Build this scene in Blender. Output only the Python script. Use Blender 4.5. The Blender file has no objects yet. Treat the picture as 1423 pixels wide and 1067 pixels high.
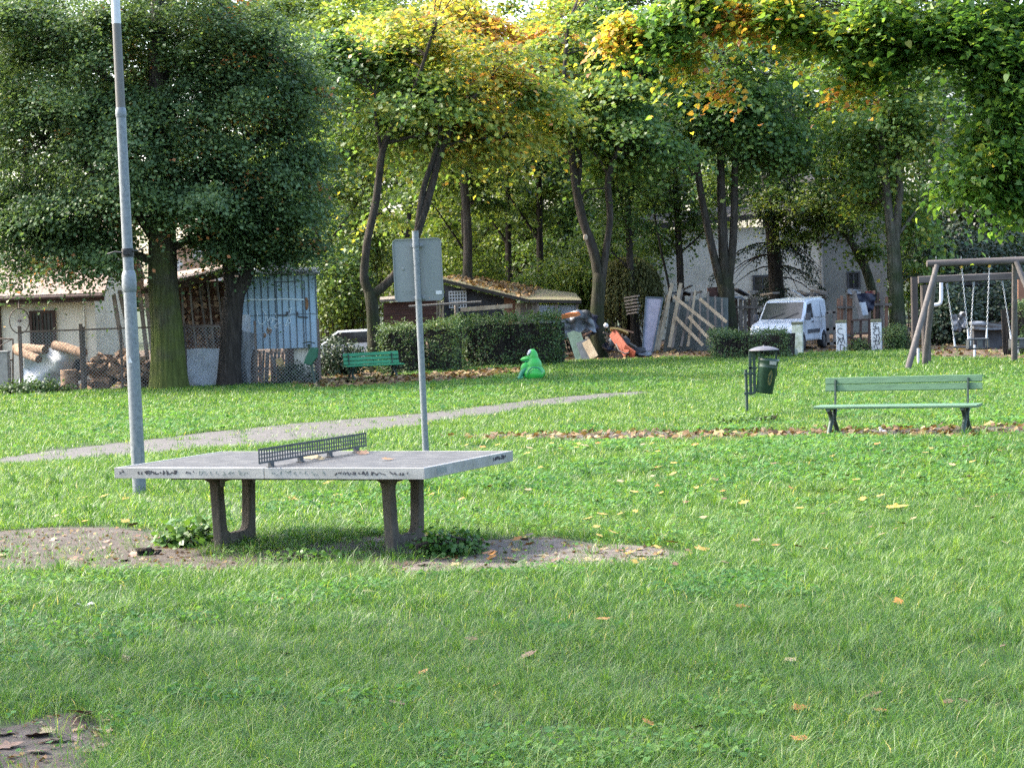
import bpy, bmesh, math, random
import numpy as np
from mathutils import Vector, Matrix
rng = np.random.default_rng(7); random.seed(7)
S = bpy.context.scene; C = S.collection
# ------------------------------------------------------------------ camera
F, W, H_, CAMZ = 3000.0, 1423.0, 1067.0, 2.0
PITCH, ROLL = math.atan(124.5/3000), math.radians(2.0)
fw = Vector((0, math.cos(PITCH), -math.sin(PITCH))); up0 = Vector((0, math.sin(PITCH), math.cos(PITCH))); r0 = Vector((1,0,0))
RT = r0*math.cos(ROLL) - up0*math.sin(ROLL); UP = up0*math.cos(ROLL) + r0*math.sin(ROLL)
CAM = Vector((0,0,CAMZ))
cd = bpy.data.cameras.new('camera'); cam = bpy.data.objects.new('camera', cd); C.objects.link(cam)
cam.matrix_world = Matrix(((RT.x,UP.x,-fw.x,0),(RT.y,UP.y,-fw.y,0),(RT.z,UP.z,-fw.z,CAMZ),(0,0,0,1)))
cd.sensor_width = 36; cd.lens = 36*F/W; cd.clip_end = 3000; cd.clip_start = .5
cd.dof.use_dof = False
S.camera = cam
def ray(px, py): return fw + RT*((px-W/2)/F) + UP*(-(py-H_/2)/F)
def P(px, py, z=0.0):                       # photo pixel -> point on the plane at height z
    d = ray(px, py); t = (z-CAMZ)/d.z; return CAM + d*t
def A(px, py, Y):                           # photo pixel -> point at distance Y
    d = ray(px, py); return CAM + d*(Y/d.y)
def proj(p):
    v = Vector(p)-CAM; k = v.dot(fw); return (W/2+F*v.dot(RT)/k, H_/2-F*v.dot(UP)/k)
def gd(px, py): return P(px,py).y
# ------------------------------------------------------------------ materials
def newmat(name):
    m = bpy.data.materials.new(name); m.use_nodes = True; nt = m.node_tree; nt.nodes.clear()
    out = nt.nodes.new('ShaderNodeOutputMaterial'); return m, nt, out
def N(nt, t, **kw):
    n = nt.nodes.new(t)
    for k, v in kw.items(): setattr(n, k, v)
    return n
def ramp(nt, stops, fac):
    r = N(nt, 'ShaderNodeValToRGB'); e = r.color_ramp.elements
    while len(e) < len(stops): e.new(.5)
    for i, (p, c) in enumerate(stops): e[i].position = p; e[i].color = (*c, 1)
    nt.links.new(fac, r.inputs[0]); return r.outputs[0]
MATS = {}
def mat(name, stops, rough=.7, scale=6., detail=6, metal=0., bump=0., bscale=None, stretch=(1,1,1), spec=.3, wave=None, coat=0., dist=0.):
    """procedural: noise on object coordinates -> colour ramp; optional bump; stretch squeezes the noise along an axis (grain, streaks)"""
    if name in MATS: return MATS[name]
    m, nt, out = newmat(name); L = nt.links.new
    if isinstance(stops[0], (int, float)): c = stops; stops = [(.3, tuple(x*.8 for x in c)), (.7, tuple(min(1,x*1.15) for x in c))]
    tc = N(nt,'ShaderNodeTexCoord'); mp = N(nt,'ShaderNodeMapping'); mp.inputs['Scale'].default_value = stretch
    L(tc.outputs['Object'], mp.inputs[0])
    no = N(nt,'ShaderNodeTexNoise'); no.inputs['Scale'].default_value = scale; no.inputs['Detail'].default_value = detail; no.inputs['Roughness'].default_value = .65
    no.inputs['Distortion'].default_value = dist
    L(mp.outputs[0], no.inputs['Vector'])
    b = N(nt,'ShaderNodeBsdfPrincipled'); L(ramp(nt, stops, no.outputs[0]), b.inputs['Base Color'])
    b.inputs['Roughness'].default_value = rough; b.inputs['Metallic'].default_value = metal; b.inputs['Specular IOR Level'].default_value = spec
    b.inputs['Coat Weight'].default_value = coat
    if bump:
        n2 = N(nt,'ShaderNodeTexNoise'); n2.inputs['Scale'].default_value = bscale or scale*4; n2.inputs['Detail'].default_value = 5
        L(mp.outputs[0], n2.inputs['Vector'])
        bp = N(nt,'ShaderNodeBump'); bp.inputs['Strength'].default_value = bump; bp.inputs['Distance'].default_value = .02
        L(n2.outputs[0], bp.inputs['Height']); L(bp.outputs[0], b.inputs['Normal'])
    L(b.outputs[0], out.inputs[0]); MATS[name] = m; return m
def leafmat(name, stops, trans=.4, rough=.5, spec=.35, boost=1.5):
    """leaf: colour from the per-leaf 'tint' attribute; light passes through it"""
    m, nt, out = newmat(name); L = nt.links.new
    at = N(nt,'ShaderNodeAttribute', attribute_name='tint'); col = ramp(nt, stops, at.outputs['Fac'])
    b = N(nt,'ShaderNodeBsdfPrincipled'); L(col, b.inputs['Base Color']); b.inputs['Roughness'].default_value = rough; b.inputs['Specular IOR Level'].default_value = spec
    t = N(nt,'ShaderNodeBsdfTranslucent'); mx = N(nt,'ShaderNodeMixRGB', blend_type='MULTIPLY'); mx.inputs[0].default_value = 1
    mx.inputs[2].default_value = (boost*1.15, boost*1.05, boost*.55, 1); L(col, mx.inputs[1]); L(mx.outputs[0], t.inputs[0])
    ms = N(nt,'ShaderNodeMixShader'); ms.inputs[0].default_value = trans; L(b.outputs[0], ms.inputs[1]); L(t.outputs[0], ms.inputs[2])
    L(ms.outputs[0], out.inputs[0]); return m
# ------------------------------------------------------------------ things
def tag(o, label=None, cat=None, group=None, kind=None):
    for k, v in (('label',label),('category',cat),('group',group),('kind',kind)):
        if v: o[k] = v
    return o
def thing(name, label, cat, loc=(0,0,0), rot=0., group=None):
    o = bpy.data.objects.new(name, None); C.objects.link(o); o.location = loc; o.rotation_euler = (0,0,rot); o.empty_display_size = .1
    return tag(o, label, cat, group)
def rootof(o):
    while o.parent is not None: o = o.parent
    return o
class MB:
    def __init__(s): s.v=[]; s.f=[]; s.sm=[]; s.mi=[]; s.cur=0
    def add(s, vs, fs, smooth=False):
        n=len(s.v); s.v += [tuple(v) for v in vs]
        for f in fs: s.f.append(tuple(i+n for i in f)); s.sm.append(smooth); s.mi.append(s.cur)
        return s
    def box(s, c, size, R=None, jit=0.):
        c=Vector(c); hx,hy,hz=(q/2 for q in size); vs=[]
        for x in (-hx,hx):
            for y in (-hy,hy):
                for z in (-hz,hz):
                    v=Vector((x,y,z))
                    if jit: v+=Vector((random.uniform(-jit,jit),random.uniform(-jit,jit),random.uniform(-jit,jit)))
                    if R is not None: v=R@v
                    vs.append(c+v)
        return s.add(vs,[(0,1,3,2),(4,6,7,5),(0,4,5,1),(2,3,7,6),(0,2,6,4),(1,5,7,3)])
    def beam(s, a, b, w, h, upv=(0,0,1), ch=0.):
        """timber with rectangular section from a to b; w across, h along upv; ch chamfers its long edges"""
        a=Vector(a); b=Vector(b); d=(b-a).normalized(); u=Vector(upv)
        if abs(d.dot(u))>.98: u=Vector((0,1,0))
        x=d.cross(u).normalized(); y=x.cross(d).normalized(); w/=2; h/=2
        if ch: sec=[(-w+ch,-h),(w-ch,-h),(w,-h+ch),(w,h-ch),(w-ch,h),(-w+ch,h),(-w,h-ch),(-w,-h+ch)]
        else: sec=[(-w,-h),(w,-h),(w,h),(-w,h)]
        k=len(sec); vs=[a+x*i+y*j for i,j in sec]+[b+x*i+y*j for i,j in sec]
        return s.add(vs,[tuple(range(k))[::-1],tuple(range(k,2*k))]+[(i,(i+1)%k,k+(i+1)%k,k+i) for i in range(k)])
    def tube(s, pts, rad, n=8, cap=True, wob=0., ridge=0.):
        pts=[Vector(p) for p in pts]; m=len(pts)
        if isinstance(rad,(int,float)): rad=[rad]*m
        ref=Vector((0,0,1)); vs=[]; px=None
        for i,p in enumerate(pts):
            d=(pts[min(i+1,m-1)]-pts[max(i-1,0)]).normalized()
            if px is None:
                px=d.cross(Vector((0,1,0)) if abs(d.y)<.9 else Vector((1,0,0))).normalized()
            px=(px-d*px.dot(d)).normalized(); py=d.cross(px)
            for k in range(n):
                a=2*math.pi*k/n; r=rad[i]*(1+wob*math.sin(a*3+i*(.7 if not ridge else .1))+wob*.6*math.sin(a*5+i*(1.3 if not ridge else .2))+ridge*(abs(math.sin(a*11+1.3*math.sin(i*.23)+.8*math.sin(a*3)))+.5*abs(math.sin(a*23-i*.31))-.8)); vs.append(p+px*math.cos(a)*r+py*math.sin(a)*r)
        fs=[(i*n+k,i*n+(k+1)%n,(i+1)*n+(k+1)%n,(i+1)*n+k) for i in range(m-1) for k in range(n)]
        s.add(vs,fs,True)
        if cap:
            s.add(vs[:n],[tuple(range(n))[::-1]]); s.add(vs[-n:],[tuple(range(n))])
        return s
    def lathe(s, c, prof, n=20, axis=None, smooth=True):
        c=Vector(c); R=axis if axis is not None else Matrix.Identity(3); vs=[]
        for r,z in prof:
            for k in range(n):
                a=2*math.pi*k/n; vs.append(c+R@Vector((r*math.cos(a),r*math.sin(a),z)))
        m=len(prof)
        return s.add(vs,[(i*n+k,i*n+(k+1)%n,(i+1)*n+(k+1)%n,(i+1)*n+k) for i in range(m-1) for k in range(n)],smooth)
    def slab(s, poly, off):
        """polygon (3D points) extruded by vector off"""
        off=Vector(off); n=len(poly); poly=[Vector(p) for p in poly]
        vs=poly+[p+off for p in poly]
        return s.add(vs,[tuple(range(n)),tuple(range(n,2*n))[::-1]]+[(i,i+n,(i+1)%n+n,(i+1)%n) for i in range(n)])
    def grid(s, nu, nv, fn, smooth=True):
        vs=[fn(i/(nu-1),j/(nv-1)) for j in range(nv) for i in range(nu)]
        return s.add(vs,[(j*nu+i,j*nu+i+1,(j+1)*nu+i+1,(j+1)*nu+i) for j in range(nv-1) for i in range(nu-1)],smooth)
    def sheet(s, nu, nv, fn, th):
        """double-sided cloth / panel of thickness th built from a grid"""
        th=Vector(th); s.grid(nu,nv,fn); s.grid(nu,nv,lambda u,v:Vector(fn(1-u,v))+th)
        ring=[(i/(nu-1),0) for i in range(nu)]+[(1,j/(nv-1)) for j in range(1,nv)]+[(1-i/(nu-1),1) for i in range(1,nu)]+[(0,1-j/(nv-1)) for j in range(1,nv-1)]
        p=[Vector(fn(*q)) for q in ring]; k=len(p)
        return s.add(p+[q+th for q in p],[(i,(i+1)%k,(i+1)%k+k,i+k) for i in range(k)],False)
    def ball(s, c, r, nu=16, nv=10, sq=(1,1,1), R=None):
        c=Vector(c); prof=[(math.sin(math.pi*j/nv),-math.cos(math.pi*j/nv)) for j in range(nv+1)]
        vs=[]
        for q,z in prof:
            for k in range(nu):
                a=2*math.pi*k/nu; v=Vector((q*math.cos(a)*r*sq[0],q*math.sin(a)*r*sq[1],z*r*sq[2])); vs.append(c+(R@v if R is not None else v))
        return s.add(vs,[(i*nu+k,i*nu+(k+1)%nu,(i+1)*nu+(k+1)%nu,(i+1)*nu+k) for i in range(nv) for k in range(nu)],True)
    def xform(s, M):
        s.v=[tuple(M@Vector(v)) for v in s.v]; return s
    def build(s, name, m, parent=None, local=False, bevel=0., label=None, sub=0):
        off=Vector((0,0,0))
        if parent is not None and not local: off=rootof(parent).location
        me=bpy.data.meshes.new(name); me.from_pydata([Vector(v)-off for v in s.v],[],s.f)
        me.polygons.foreach_set('use_smooth',s.sm)
        for q in (m if isinstance(m,(list,tuple)) else [m]): me.materials.append(q)
        if any(s.mi): me.polygons.foreach_set('material_index',s.mi)
        me.validate(); me.update()
        o=bpy.data.objects.new(name,me); C.objects.link(o)
        if parent is not None: o.parent=parent
        if bevel:
            b=o.modifiers.new('bevel','BEVEL'); b.width=bevel; b.segments=2; b.limit_method='ANGLE'; b.angle_limit=math.radians(40)
        if sub:
            b=o.modifiers.new('sub','SUBSURF'); b.levels=sub; b.render_levels=sub
        if label: o['label']=label
        return o
    def solo(s, name, m, label, cat, group=None, **kw):
        """a thing that is one mesh, its origin at its own base"""
        vs=np.array([list(v) for v in s.v]); o=Vector((*((vs.min(0)+vs.max(0))/2)[:2],vs[:,2].min()))
        s.v=[tuple(Vector(v)-o) for v in s.v]; ob=s.build(name,m,**kw); ob.location=o
        return tag(ob,label,cat,group)
def npmesh(name, verts, k, m, tint=None, parent=None, faces=None, smooth=False):
    """verts (n*k,3): n separate k-gons, quickly"""
    verts=np.ascontiguousarray(verts,dtype=np.float32).reshape(-1,3)
    if parent is not None: verts=verts-np.array(rootof(parent).location,dtype=np.float32)
    me=bpy.data.meshes.new(name); nv=len(verts); me.vertices.add(nv); me.vertices.foreach_set('co',verts.ravel())
    nf=nv//k; me.loops.add(nv); me.loops.foreach_set('vertex_index',np.arange(nv,dtype=np.int32))
    me.polygons.add(nf); me.polygons.foreach_set('loop_start',np.arange(0,nv,k,dtype=np.int32))
    me.materials.append(m)
    if tint is not None:
        a=me.attributes.new('tint','FLOAT','FACE'); a.data.foreach_set('value',np.clip(np.asarray(tint,dtype=np.float32),0,1))
    me.update(calc_edges=True)
    o=bpy.data.objects.new(name,me); C.objects.link(o)
    if parent is not None: o.parent=parent
    return o
def nrmz(a): return a/np.maximum(np.linalg.norm(a,axis=-1,keepdims=True),1e-9)
KITE=np.array([(0,-.5,0),(.36,.02,.10),(0,.5,0),(-.36,.02,.10)])
OVAL=np.array([(0,-.5,0),(.30,-.22,.07),(.36,.08,.09),(0,.5,0),(-.36,.08,.09),(-.30,-.22,.07)])
MAPLE=np.array([(0,-.5,0),(.28,-.40,.03),(.24,-.18,.02),(.52,.02,.06),(.26,.10,.02),(.24,.30,.03),(0,.55,-.02),(-.24,.30,.03),(-.26,.10,.02),(-.52,.02,.06),(-.24,-.18,.02),(-.28,-.40,.03)])
def leaves(pos, nrm, tip, size, tmpl=KITE):
    """pos (N,3), nrm normals, tip directions, size (N,) -> (N*k,3)"""
    n=nrmz(nrm); t=nrmz(tip-n*(tip*n).sum(1,keepdims=True)); s=np.cross(t,n)
    T=tmpl; sz=size[:,None,None]
    return (pos[:,None,:]+sz*(T[None,:,0:1]*s[:,None,:]+T[None,:,1:2]*t[:,None,:]+T[None,:,2:3]*n[:,None,:])).reshape(-1,3)
def vnoise(p, s, seed=0):
    """cheap smooth 3D value noise for numpy points, -1..1"""
    r=np.random.default_rng(seed); out=0
    for i in range(5):
        k=r.normal(size=3)*s*(1+.6*i); out=out+np.sin(p@k+r.uniform(0,6.28))*(.7**i)
    return out/2.2
# ------------------------------------------------------------------ light
EL, AZ = math.radians(44), math.radians(-72)          # sun stands behind and to the left
sd = Vector((math.sin(AZ)*math.cos(EL), math.cos(AZ)*math.cos(EL), math.sin(EL)))
wd = bpy.data.worlds.new('World'); S.world = wd; wd.use_nodes = True; wn = wd.node_tree; bg = wn.nodes['Background']
sk = wn.nodes.new('ShaderNodeTexSky'); sk.sky_type='NISHITA'; sk.sun_disc=False; sk.sun_elevation=EL; sk.sun_rotation=AZ
sk.air_density=1.0; sk.dust_density=4.0; sk.ozone_density=1.0
wn.links.new(sk.outputs[0], bg.inputs[0]); bg.inputs[1].default_value=.15
sl = bpy.data.lights.new('sun','SUN'); sl.energy=1.7; sl.angle=math.radians(3.0); sl.color=(1,.93,.80)
so = bpy.data.objects.new('sun',sl); C.objects.link(so); so.rotation_euler=(-sd).to_track_quat('-Z','Y').to_euler(); so.location=sd*60
S.view_settings.view_transform='Standard'; S.view_settings.look='None'; S.view_settings.exposure=2.72; S.view_settings.gamma=1
S.cycles.max_bounces=7; S.cycles.diffuse_bounces=4; S.cycles.transmission_bounces=4; S.cycles.transparent_max_bounces=8
S.cycles.use_denoising=False
# ------------------------------------------------------------------ ground
def poly_w(px, z=0.0): return np.array([list(P(x,y))[:2] for x,y in px])
def inside(pts, poly):
    x,y=pts[:,0],pts[:,1]; r=np.zeros(len(pts),bool); n=len(poly)
    for i in range(n):
        x1,y1=poly[i]; x2,y2=poly[(i+1)%n]
        c=((y1>y)!=(y2>y))&(x<(x2-x1)*(y-y1)/(y2-y1+1e-12)+x1); r^=c
    return r
def ragged(poly, step=.12, amp=.1, seed=1):
    out=[]; n=len(poly)
    for i in range(n):
        a=poly[i]; b=poly[(i+1)%n]; k=max(2,min(400,int(np.linalg.norm(b-a)/step)))
        for j in range(k): out.append(a+(b-a)*j/k)
    out=np.array(out); p3=np.c_[out,np.zeros(len(out))]
    out[:,0]+=amp*vnoise(p3,3.,seed); out[:,1]+=amp*1.5*vnoise(p3,3.,seed+9); return out
def sheet(name, poly, z, m):
    bm=bmesh.new(); f=bm.faces.new([bm.verts.new((x,y,z)) for x,y in poly]); bmesh.ops.triangulate(bm,faces=[f]); 
    for q in bm.faces:
        if q.normal.z<0: q.normal_flip()
    me=bpy.data.meshes.new(name); bm.to_mesh(me); me.materials.append(m); o=bpy.data.objects.new(name,me); C.objects.link(o); return tag(o,kind='structure')
M_soil=mat('lawn soil',[(.2,(.012,.018,.006)),(.5,(.022,.036,.010)),(.8,(.036,.05,.016))],.95,3.,8,bump=.5)
M_dirt=mat('trodden dirt',[(.25,(.016,.012,.009)),(.42,(.042,.033,.026)),(.6,(.068,.055,.045)),(.8,(.10,.084,.071))],.95,5.,10,bump=.6,bscale=45)
M_asph=mat('worn asphalt',[(.3,(.050,.047,.044)),(.6,(.078,.073,.068)),(.8,(.108,.102,.095))],.9,4.,10,bump=.3,bscale=60)
M_yard=mat('yard earth',[(.25,(.035,.026,.018)),(.5,(.075,.05,.032)),(.75,(.13,.08,.045))],.95,5.,10,bump=.5)
bm=bmesh.new(); bmesh.ops.create_grid(bm,x_segments=1,y_segments=1,size=1200)
me=bpy.data.meshes.new('ground'); bm.to_mesh(me); me.materials.append(M_soil); o=bpy.data.objects.new('ground',me); C.objects.link(o); o.location=(0,1000,0); tag(o,kind='structure')
PATH_=poly_w([(-160,655),(0,636),(100,623),(190,613),(300,600),(400,590),(500,582),(600,573),(700,561),(800,550),(880,544.5),(908,546),(860,553),(800,560),(720,571),(640,583),(570,593),(500,605),(420,614),(350,620),(250,628),(120,639),(0,649),(-160,664)])
TRACK=poly_w([(610,607),(700,604),(850,601),(1000,600),(1150,598),(1300,595),(1423,593),(1600,590),(1600,606),(1423,608),(1300,610),(1150,611),(1000,613),(850,615),(740,612),(640,610)])
DIRT_L=poly_w([(-150,752),(0,739),(60,735),(150,732),(215,740),(232,754),(300,764),(300,775),(330,785),(300,801),(200,799),(130,794),(40,792),(-150,798)])
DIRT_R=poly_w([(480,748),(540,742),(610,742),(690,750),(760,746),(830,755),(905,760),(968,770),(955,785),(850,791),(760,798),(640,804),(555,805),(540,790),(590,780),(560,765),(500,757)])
DIRT_M=poly_w([(215,742),(300,748),(400,752),(490,746),(560,765),(590,780),(540,792),(440,797),(330,796),(250,790),(215,775)])
DIRT_F=poly_w([(-150,1015),(0,1012),(60,998),(110,990),(160,1000),(205,1008),(170,1030),(130,1062),(100,1090),(-150,1110)])
HEDGE_S=poly_w([(400,534),(470,530),(560,523),(640,517),(720,512),(730,518),(690,524),(600,532),(540,536),(440,541)])
YARD=np.array([list(P(x,y))[:2] for x,y in [(855,500),(940,497),(1000,499),(1100,493),(1260,486),(1290,497),(1440,500),(1600,490)]]+[[40,100],[-45,100]]+[list(P(x,y))[:2] for x,y in [(-300,548),(0,541),(120,544),(330,536),(450,534),(560,520),(700,510),(790,502)]])
sheet('path',ragged(PATH_,.2,.07,3),.006,M_asph)
sheet('dirt_track',ragged(TRACK,.2,.13,5),.006,M_dirt)
sheet('dirt_patch',ragged(DIRT_L,.06,.07,6),.006,M_dirt); sheet('dirt_patch',ragged(DIRT_R,.06,.08,7),.006,mat('paler trodden dirt',[(.25,(.04,.032,.027)),(.45,(.085,.069,.058)),(.62,(.125,.104,.09)),(.8,(.17,.145,.128))],.95,5.,10,bump=.6,bscale=45))  # right-hand patch has its own dirt ramp, paler than the other patches
sheet('dirt_patch',ragged(DIRT_M,.06,.05,12),.010,M_dirt); sheet('dirt_patch',ragged(DIRT_F,.04,.04,8),.006,M_dirt); sheet('bare_earth',ragged(HEDGE_S,.2,.15,9),.006,M_yard)
sheet('yard_ground',ragged(YARD,.4,.3,10),.006,M_yard)
BARE=[PATH_,TRACK,DIRT_L,DIRT_R,DIRT_F,HEDGE_S,YARD]
# ------------------------------------------------------------------ grass
def scatter(y0,y1,dens,xm=1.22,wob=.17,keep=.04):
    """points on the lawn between two distances, inside the (widened) view, off the bare ground"""
    n=int(dens*.5*(y1*y1-y0*y0)*2*xm*W/2/F); y=np.sqrt(rng.uniform(y0*y0,y1*y1,n)); x=rng.uniform(-1,1,n)*y*xm*W/2/F
    p=np.c_[x,y]; q=p+np.c_[vnoise(np.c_[p,0*x],2.5,1),vnoise(np.c_[p,0*x],2.5,2)]*wob; q=q+rng.normal(0,.05,q.shape)
    b=np.zeros(n,bool)
    for g in BARE: b|=inside(q,g)
    b&=rng.random(n)>keep
    b|=inside(q,DIRT_M)&(rng.random(n)>.10+.40*(vnoise(np.c_[p,0*x],4.,77)>.15))
    tz=np.c_[p,0*x]; thin=vnoise(tz,1.1,81)+.6*vnoise(tz,3.2,82); b|=(thin>.45)&(rng.random(n)<.62)
    return p[~b]
def blades(p,h0,h1,w0,w1,lean,tuft=.62):
    n=len(p); p3=np.c_[p,np.zeros(n)]; lush=.5+.5*vnoise(p3,1.6,21); big=.5+.5*vnoise(p3,.35,22)
    # draw part of the blades to tuft centres, fanning out
    nt=max(1,n//28); cen=p[rng.integers(0,n,nt)]; it=rng.integers(0,nt,n); intuft=rng.random(n)<tuft
    off=rng.normal(0,1,(n,2))*(.035+.03*rng.random((n,1))); pp=np.where(intuft[:,None],cen[it]+off,p)
    a=rng.uniform(0,2*np.pi,n); a=np.where(intuft,np.arctan2(off[:,1],off[:,0])+rng.normal(0,.5,n),a)
    ht=np.random.default_rng(3).uniform(.7,1.6,nt)[it]
    h=rng.uniform(h0,h1,n)*(.45+.95*lush)*np.where(intuft,ht,.85); w=rng.uniform(w0,w1,n)
    ln=rng.uniform(.25,1.,n)*lean*h*np.where(rng.random(n)<.35,1.7,1.); dx,dy=np.cos(a),np.sin(a); sx,sy=-dy,dx
    # face direction of the ribbon is turned a little at random
    tw=rng.normal(0,.6,n); sx,sy=sx*np.cos(tw)-sy*np.sin(tw),sx*np.sin(tw)+sy*np.cos(tw)
    v=np.empty((n,4,3)); b=np.c_[pp,np.zeros(n)-.004]; sw=np.c_[sx*w/2,sy*w/2,np.zeros(n)]; d=np.c_[dx,dy,np.zeros(n)]
    mid=b+d*(ln*.30)[:,None]; mid[:,2]+=h*.55; tipp=b+d*ln[:,None]; tipp[:,2]+=np.maximum(.012,h*(1-.30*lean*rng.random(n))-.30*np.maximum(0,ln-h))
    v[:,0]=b; v[:,1]=mid+sw; v[:,2]=tipp; v[:,3]=mid-sw
    dry=.5+.5*vnoise(p3,.8,24)
    tuf=np.random.default_rng(4).normal(0,.10,nt)[it]*intuft
    t=.22+.34*big+.14*vnoise(p3,3.,23)+tuf+rng.normal(0,.10,n); t=np.where(rng.random(n)<.008+.08*np.clip(dry-.55,0,1),rng.uniform(.82,1,n),t)
    return v.reshape(-1,3),t
M_grass=leafmat('grass blade',[(.05,(.016,.060,.014)),(.28,(.044,.118,.024)),(.52,(.092,.180,.034)),(.76,(.165,.240,.046)),(.93,(.27,.26,.11)),(1,(.38,.33,.18))],.40,.42,.35,1.6)
gv,gt=[],[]
for y0,y1,dn,h0,h1,w0,w1,ln in ((7.6,13,13000,.035,.10,.0024,.0048,1.1),(13,19,9500,.035,.095,.003,.0058,1.1),(19,28,4200,.035,.09,.005,.009,1.),(28,42,2400,.035,.08,.0065,.011,.9),(42,64,1000,.04,.085,.011,.018,.8)):
    v,t=blades(scatter(y0,y1,dn),h0,h1,w0,w1,ln); gv.append(v); gt.append(t)
tp=scatter(8.2,27,1.5,keep=0.); nt_=len(tp); it_=np.repeat(np.arange(nt_),70); n=len(it_); a=rng.uniform(0,6.283,n); hh=rng.uniform(.07,.17,n)*rng.uniform(.6,1.2,nt_)[it_]; ln=hh*rng.uniform(.3,1.3,n); bx=tp[it_]+np.c_[np.cos(a),np.sin(a)]*rng.uniform(0,.035,(n,1)); w=rng.uniform(.0026,.005,n)*np.clip(bx[:,1]/14,1,2)
v=np.zeros((n,4,3)); d=np.c_[np.cos(a),np.sin(a)]; sd_=np.c_[-d[:,1],d[:,0]]*(w/2)[:,None]; v[:,0,:2]=bx; v[:,1,:2]=bx+d*(ln*.35)[:,None]+sd_; v[:,3,:2]=bx+d*(ln*.35)[:,None]-sd_; v[:,2,:2]=bx+d*ln[:,None]; v[:,1,2]=v[:,3,2]=hh*.6; v[:,2,2]=np.maximum(.02,hh-.4*np.maximum(0,ln-hh*.5))
gv.append(v.reshape(-1,3)); gt.append(rng.uniform(.15,.55,nt_)[it_]+rng.normal(0,.12,n))
tag(npmesh('grass',np.concatenate(gv),4,M_grass,np.concatenate(gt)),kind='stuff')
# broad-leaved lawn weeds and clover, low in the grass
M_clover=leafmat('clover leaf',[(.1,(.035,.11,.03)),(.5,(.07,.175,.045)),(.9,(.13,.22,.055))],.4,.6,.15,1.5)
cp=[]
for y0,y1,dn in ((8.8,16,1500),(16,30,520),(30,50,90)):
    q=scatter(y0,y1,dn,keep=.03); m=vnoise(np.c_[q,np.zeros(len(q))],.9,31)+.5*vnoise(np.c_[q,np.zeros(len(q))],2.6,32)
    m+=np.where((q[:,1]<10.8)&(np.abs(q[:,0]-.1)<1.1),.9,0)+np.where((q[:,1]>17)&(q[:,1]<27)&(q[:,0]>.0),.35,0)
    cp.append(q[m>.34])
cp=np.concatenate(cp); n=len(cp); cc=np.c_[cp,rng.uniform(.02,.075,n)]
nn=np.c_[rng.normal(0,.45,(n,2)),np.ones(n)]; tt=np.c_[rng.normal(0,1,(n,2)),rng.normal(0,.3,n)]
sz=rng.uniform(.02,.038,n)*np.clip(cp[:,1]/16,1,2.2)
tag(npmesh('clover',leaves(cc,nn,tt,sz,OVAL*np.array([1.35,1,1])),6,M_clover,.45+.3*vnoise(cc,1.3,33)+rng.normal(0,.15,n)),kind='stuff')
# ------------------------------------------------------------------ materials of the furniture
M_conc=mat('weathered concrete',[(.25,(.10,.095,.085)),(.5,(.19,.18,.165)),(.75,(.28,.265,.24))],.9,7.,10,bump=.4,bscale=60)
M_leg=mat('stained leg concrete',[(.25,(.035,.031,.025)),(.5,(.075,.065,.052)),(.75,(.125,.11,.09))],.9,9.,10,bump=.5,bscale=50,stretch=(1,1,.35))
M_top=mat('terrazzo table top',[(.2,(.014,.013,.011)),(.36,(.029,.028,.025)),(.5,(.041,.039,.035)),(.58,(.062,.060,.054)),(.8,(.085,.082,.074))],.62,9.,14,spec=.3,bump=.08,bscale=120)
M_alu=mat('scuffed aluminium',[(.22,(.10,.10,.09)),(.38,(.19,.19,.18)),(.55,(.25,.25,.243)),(.75,(.31,.31,.30))],.5,5.,10,metal=.15,bump=.05,bscale=80,stretch=(.3,1,1))
M_galv=mat('galvanised steel',[(.3,(.10,.117,.13)),(.5,(.145,.165,.18)),(.7,(.19,.207,.22))],.5,28.,4,metal=.35,spec=.4)
M_galvb=mat('dull zinc pole',[(.3,(.085,.082,.077)),(.7,(.13,.128,.122))],.55,5.,8,metal=.25,stretch=(1,1,.15))
M_whitep=mat('white pole paint',[(.3,(.42,.44,.46)),(.7,(.50,.51,.52))],.5,4.,6)
M_black=mat('black plastic',[(.3,(.012,.012,.013)),(.7,(.03,.03,.032))],.5,20.,3)
M_net=mat('dark painted net steel',[(.3,(.035,.04,.042)),(.7,(.075,.08,.085))],.5,14.,5,metal=.2)
M_ink=mat('marker ink',[(.3,(.015,.015,.02)),(.7,(.05,.05,.06))],.7,30.,3)
M_ink2=mat('faded ink',[(.3,(.12,.14,.13)),(.7,(.22,.24,.22))],.8,30.,3)
M_signg=mat('grey sign back',[(.3,(.14,.16,.158)),(.6,(.168,.187,.185)),(.8,(.195,.21,.208))],.45,2.2,8,spec=.35,metal=.1)
M_white=mat('white sticker',(.5,.51,.52),.5,9.)
M_green=mat('flaking green paint',[(.2,(.012,.017,.013)),(.30,(.03,.06,.04)),(.38,(.048,.108,.058)),(.62,(.063,.132,.072)),(.8,(.08,.155,.092))],.5,16.,12,spec=.4,bump=.15,bscale=60,stretch=(.25,1,1))
M_green2=mat('bright green bench paint',[(.3,(.015,.15,.065)),(.55,(.025,.21,.09)),(.8,(.05,.27,.13))],.45,10.,8,stretch=(.25,1,1))
M_iron=mat('dark green cast iron',[(.3,(.018,.035,.028)),(.7,(.045,.07,.058))],.55,18.,6,metal=.2)
M_binb=mat('bottle green bin steel',[(.3,(.008,.026,.016)),(.7,(.017,.044,.028))],.38,9.,6,spec=.4,coat=.1)
M_frog=mat('glossy green frog shell',[(.25,(.014,.20,.024)),(.55,(.022,.30,.036)),(.8,(.04,.36,.058))],.42,5.,8,spec=.4,coat=.1)
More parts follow.
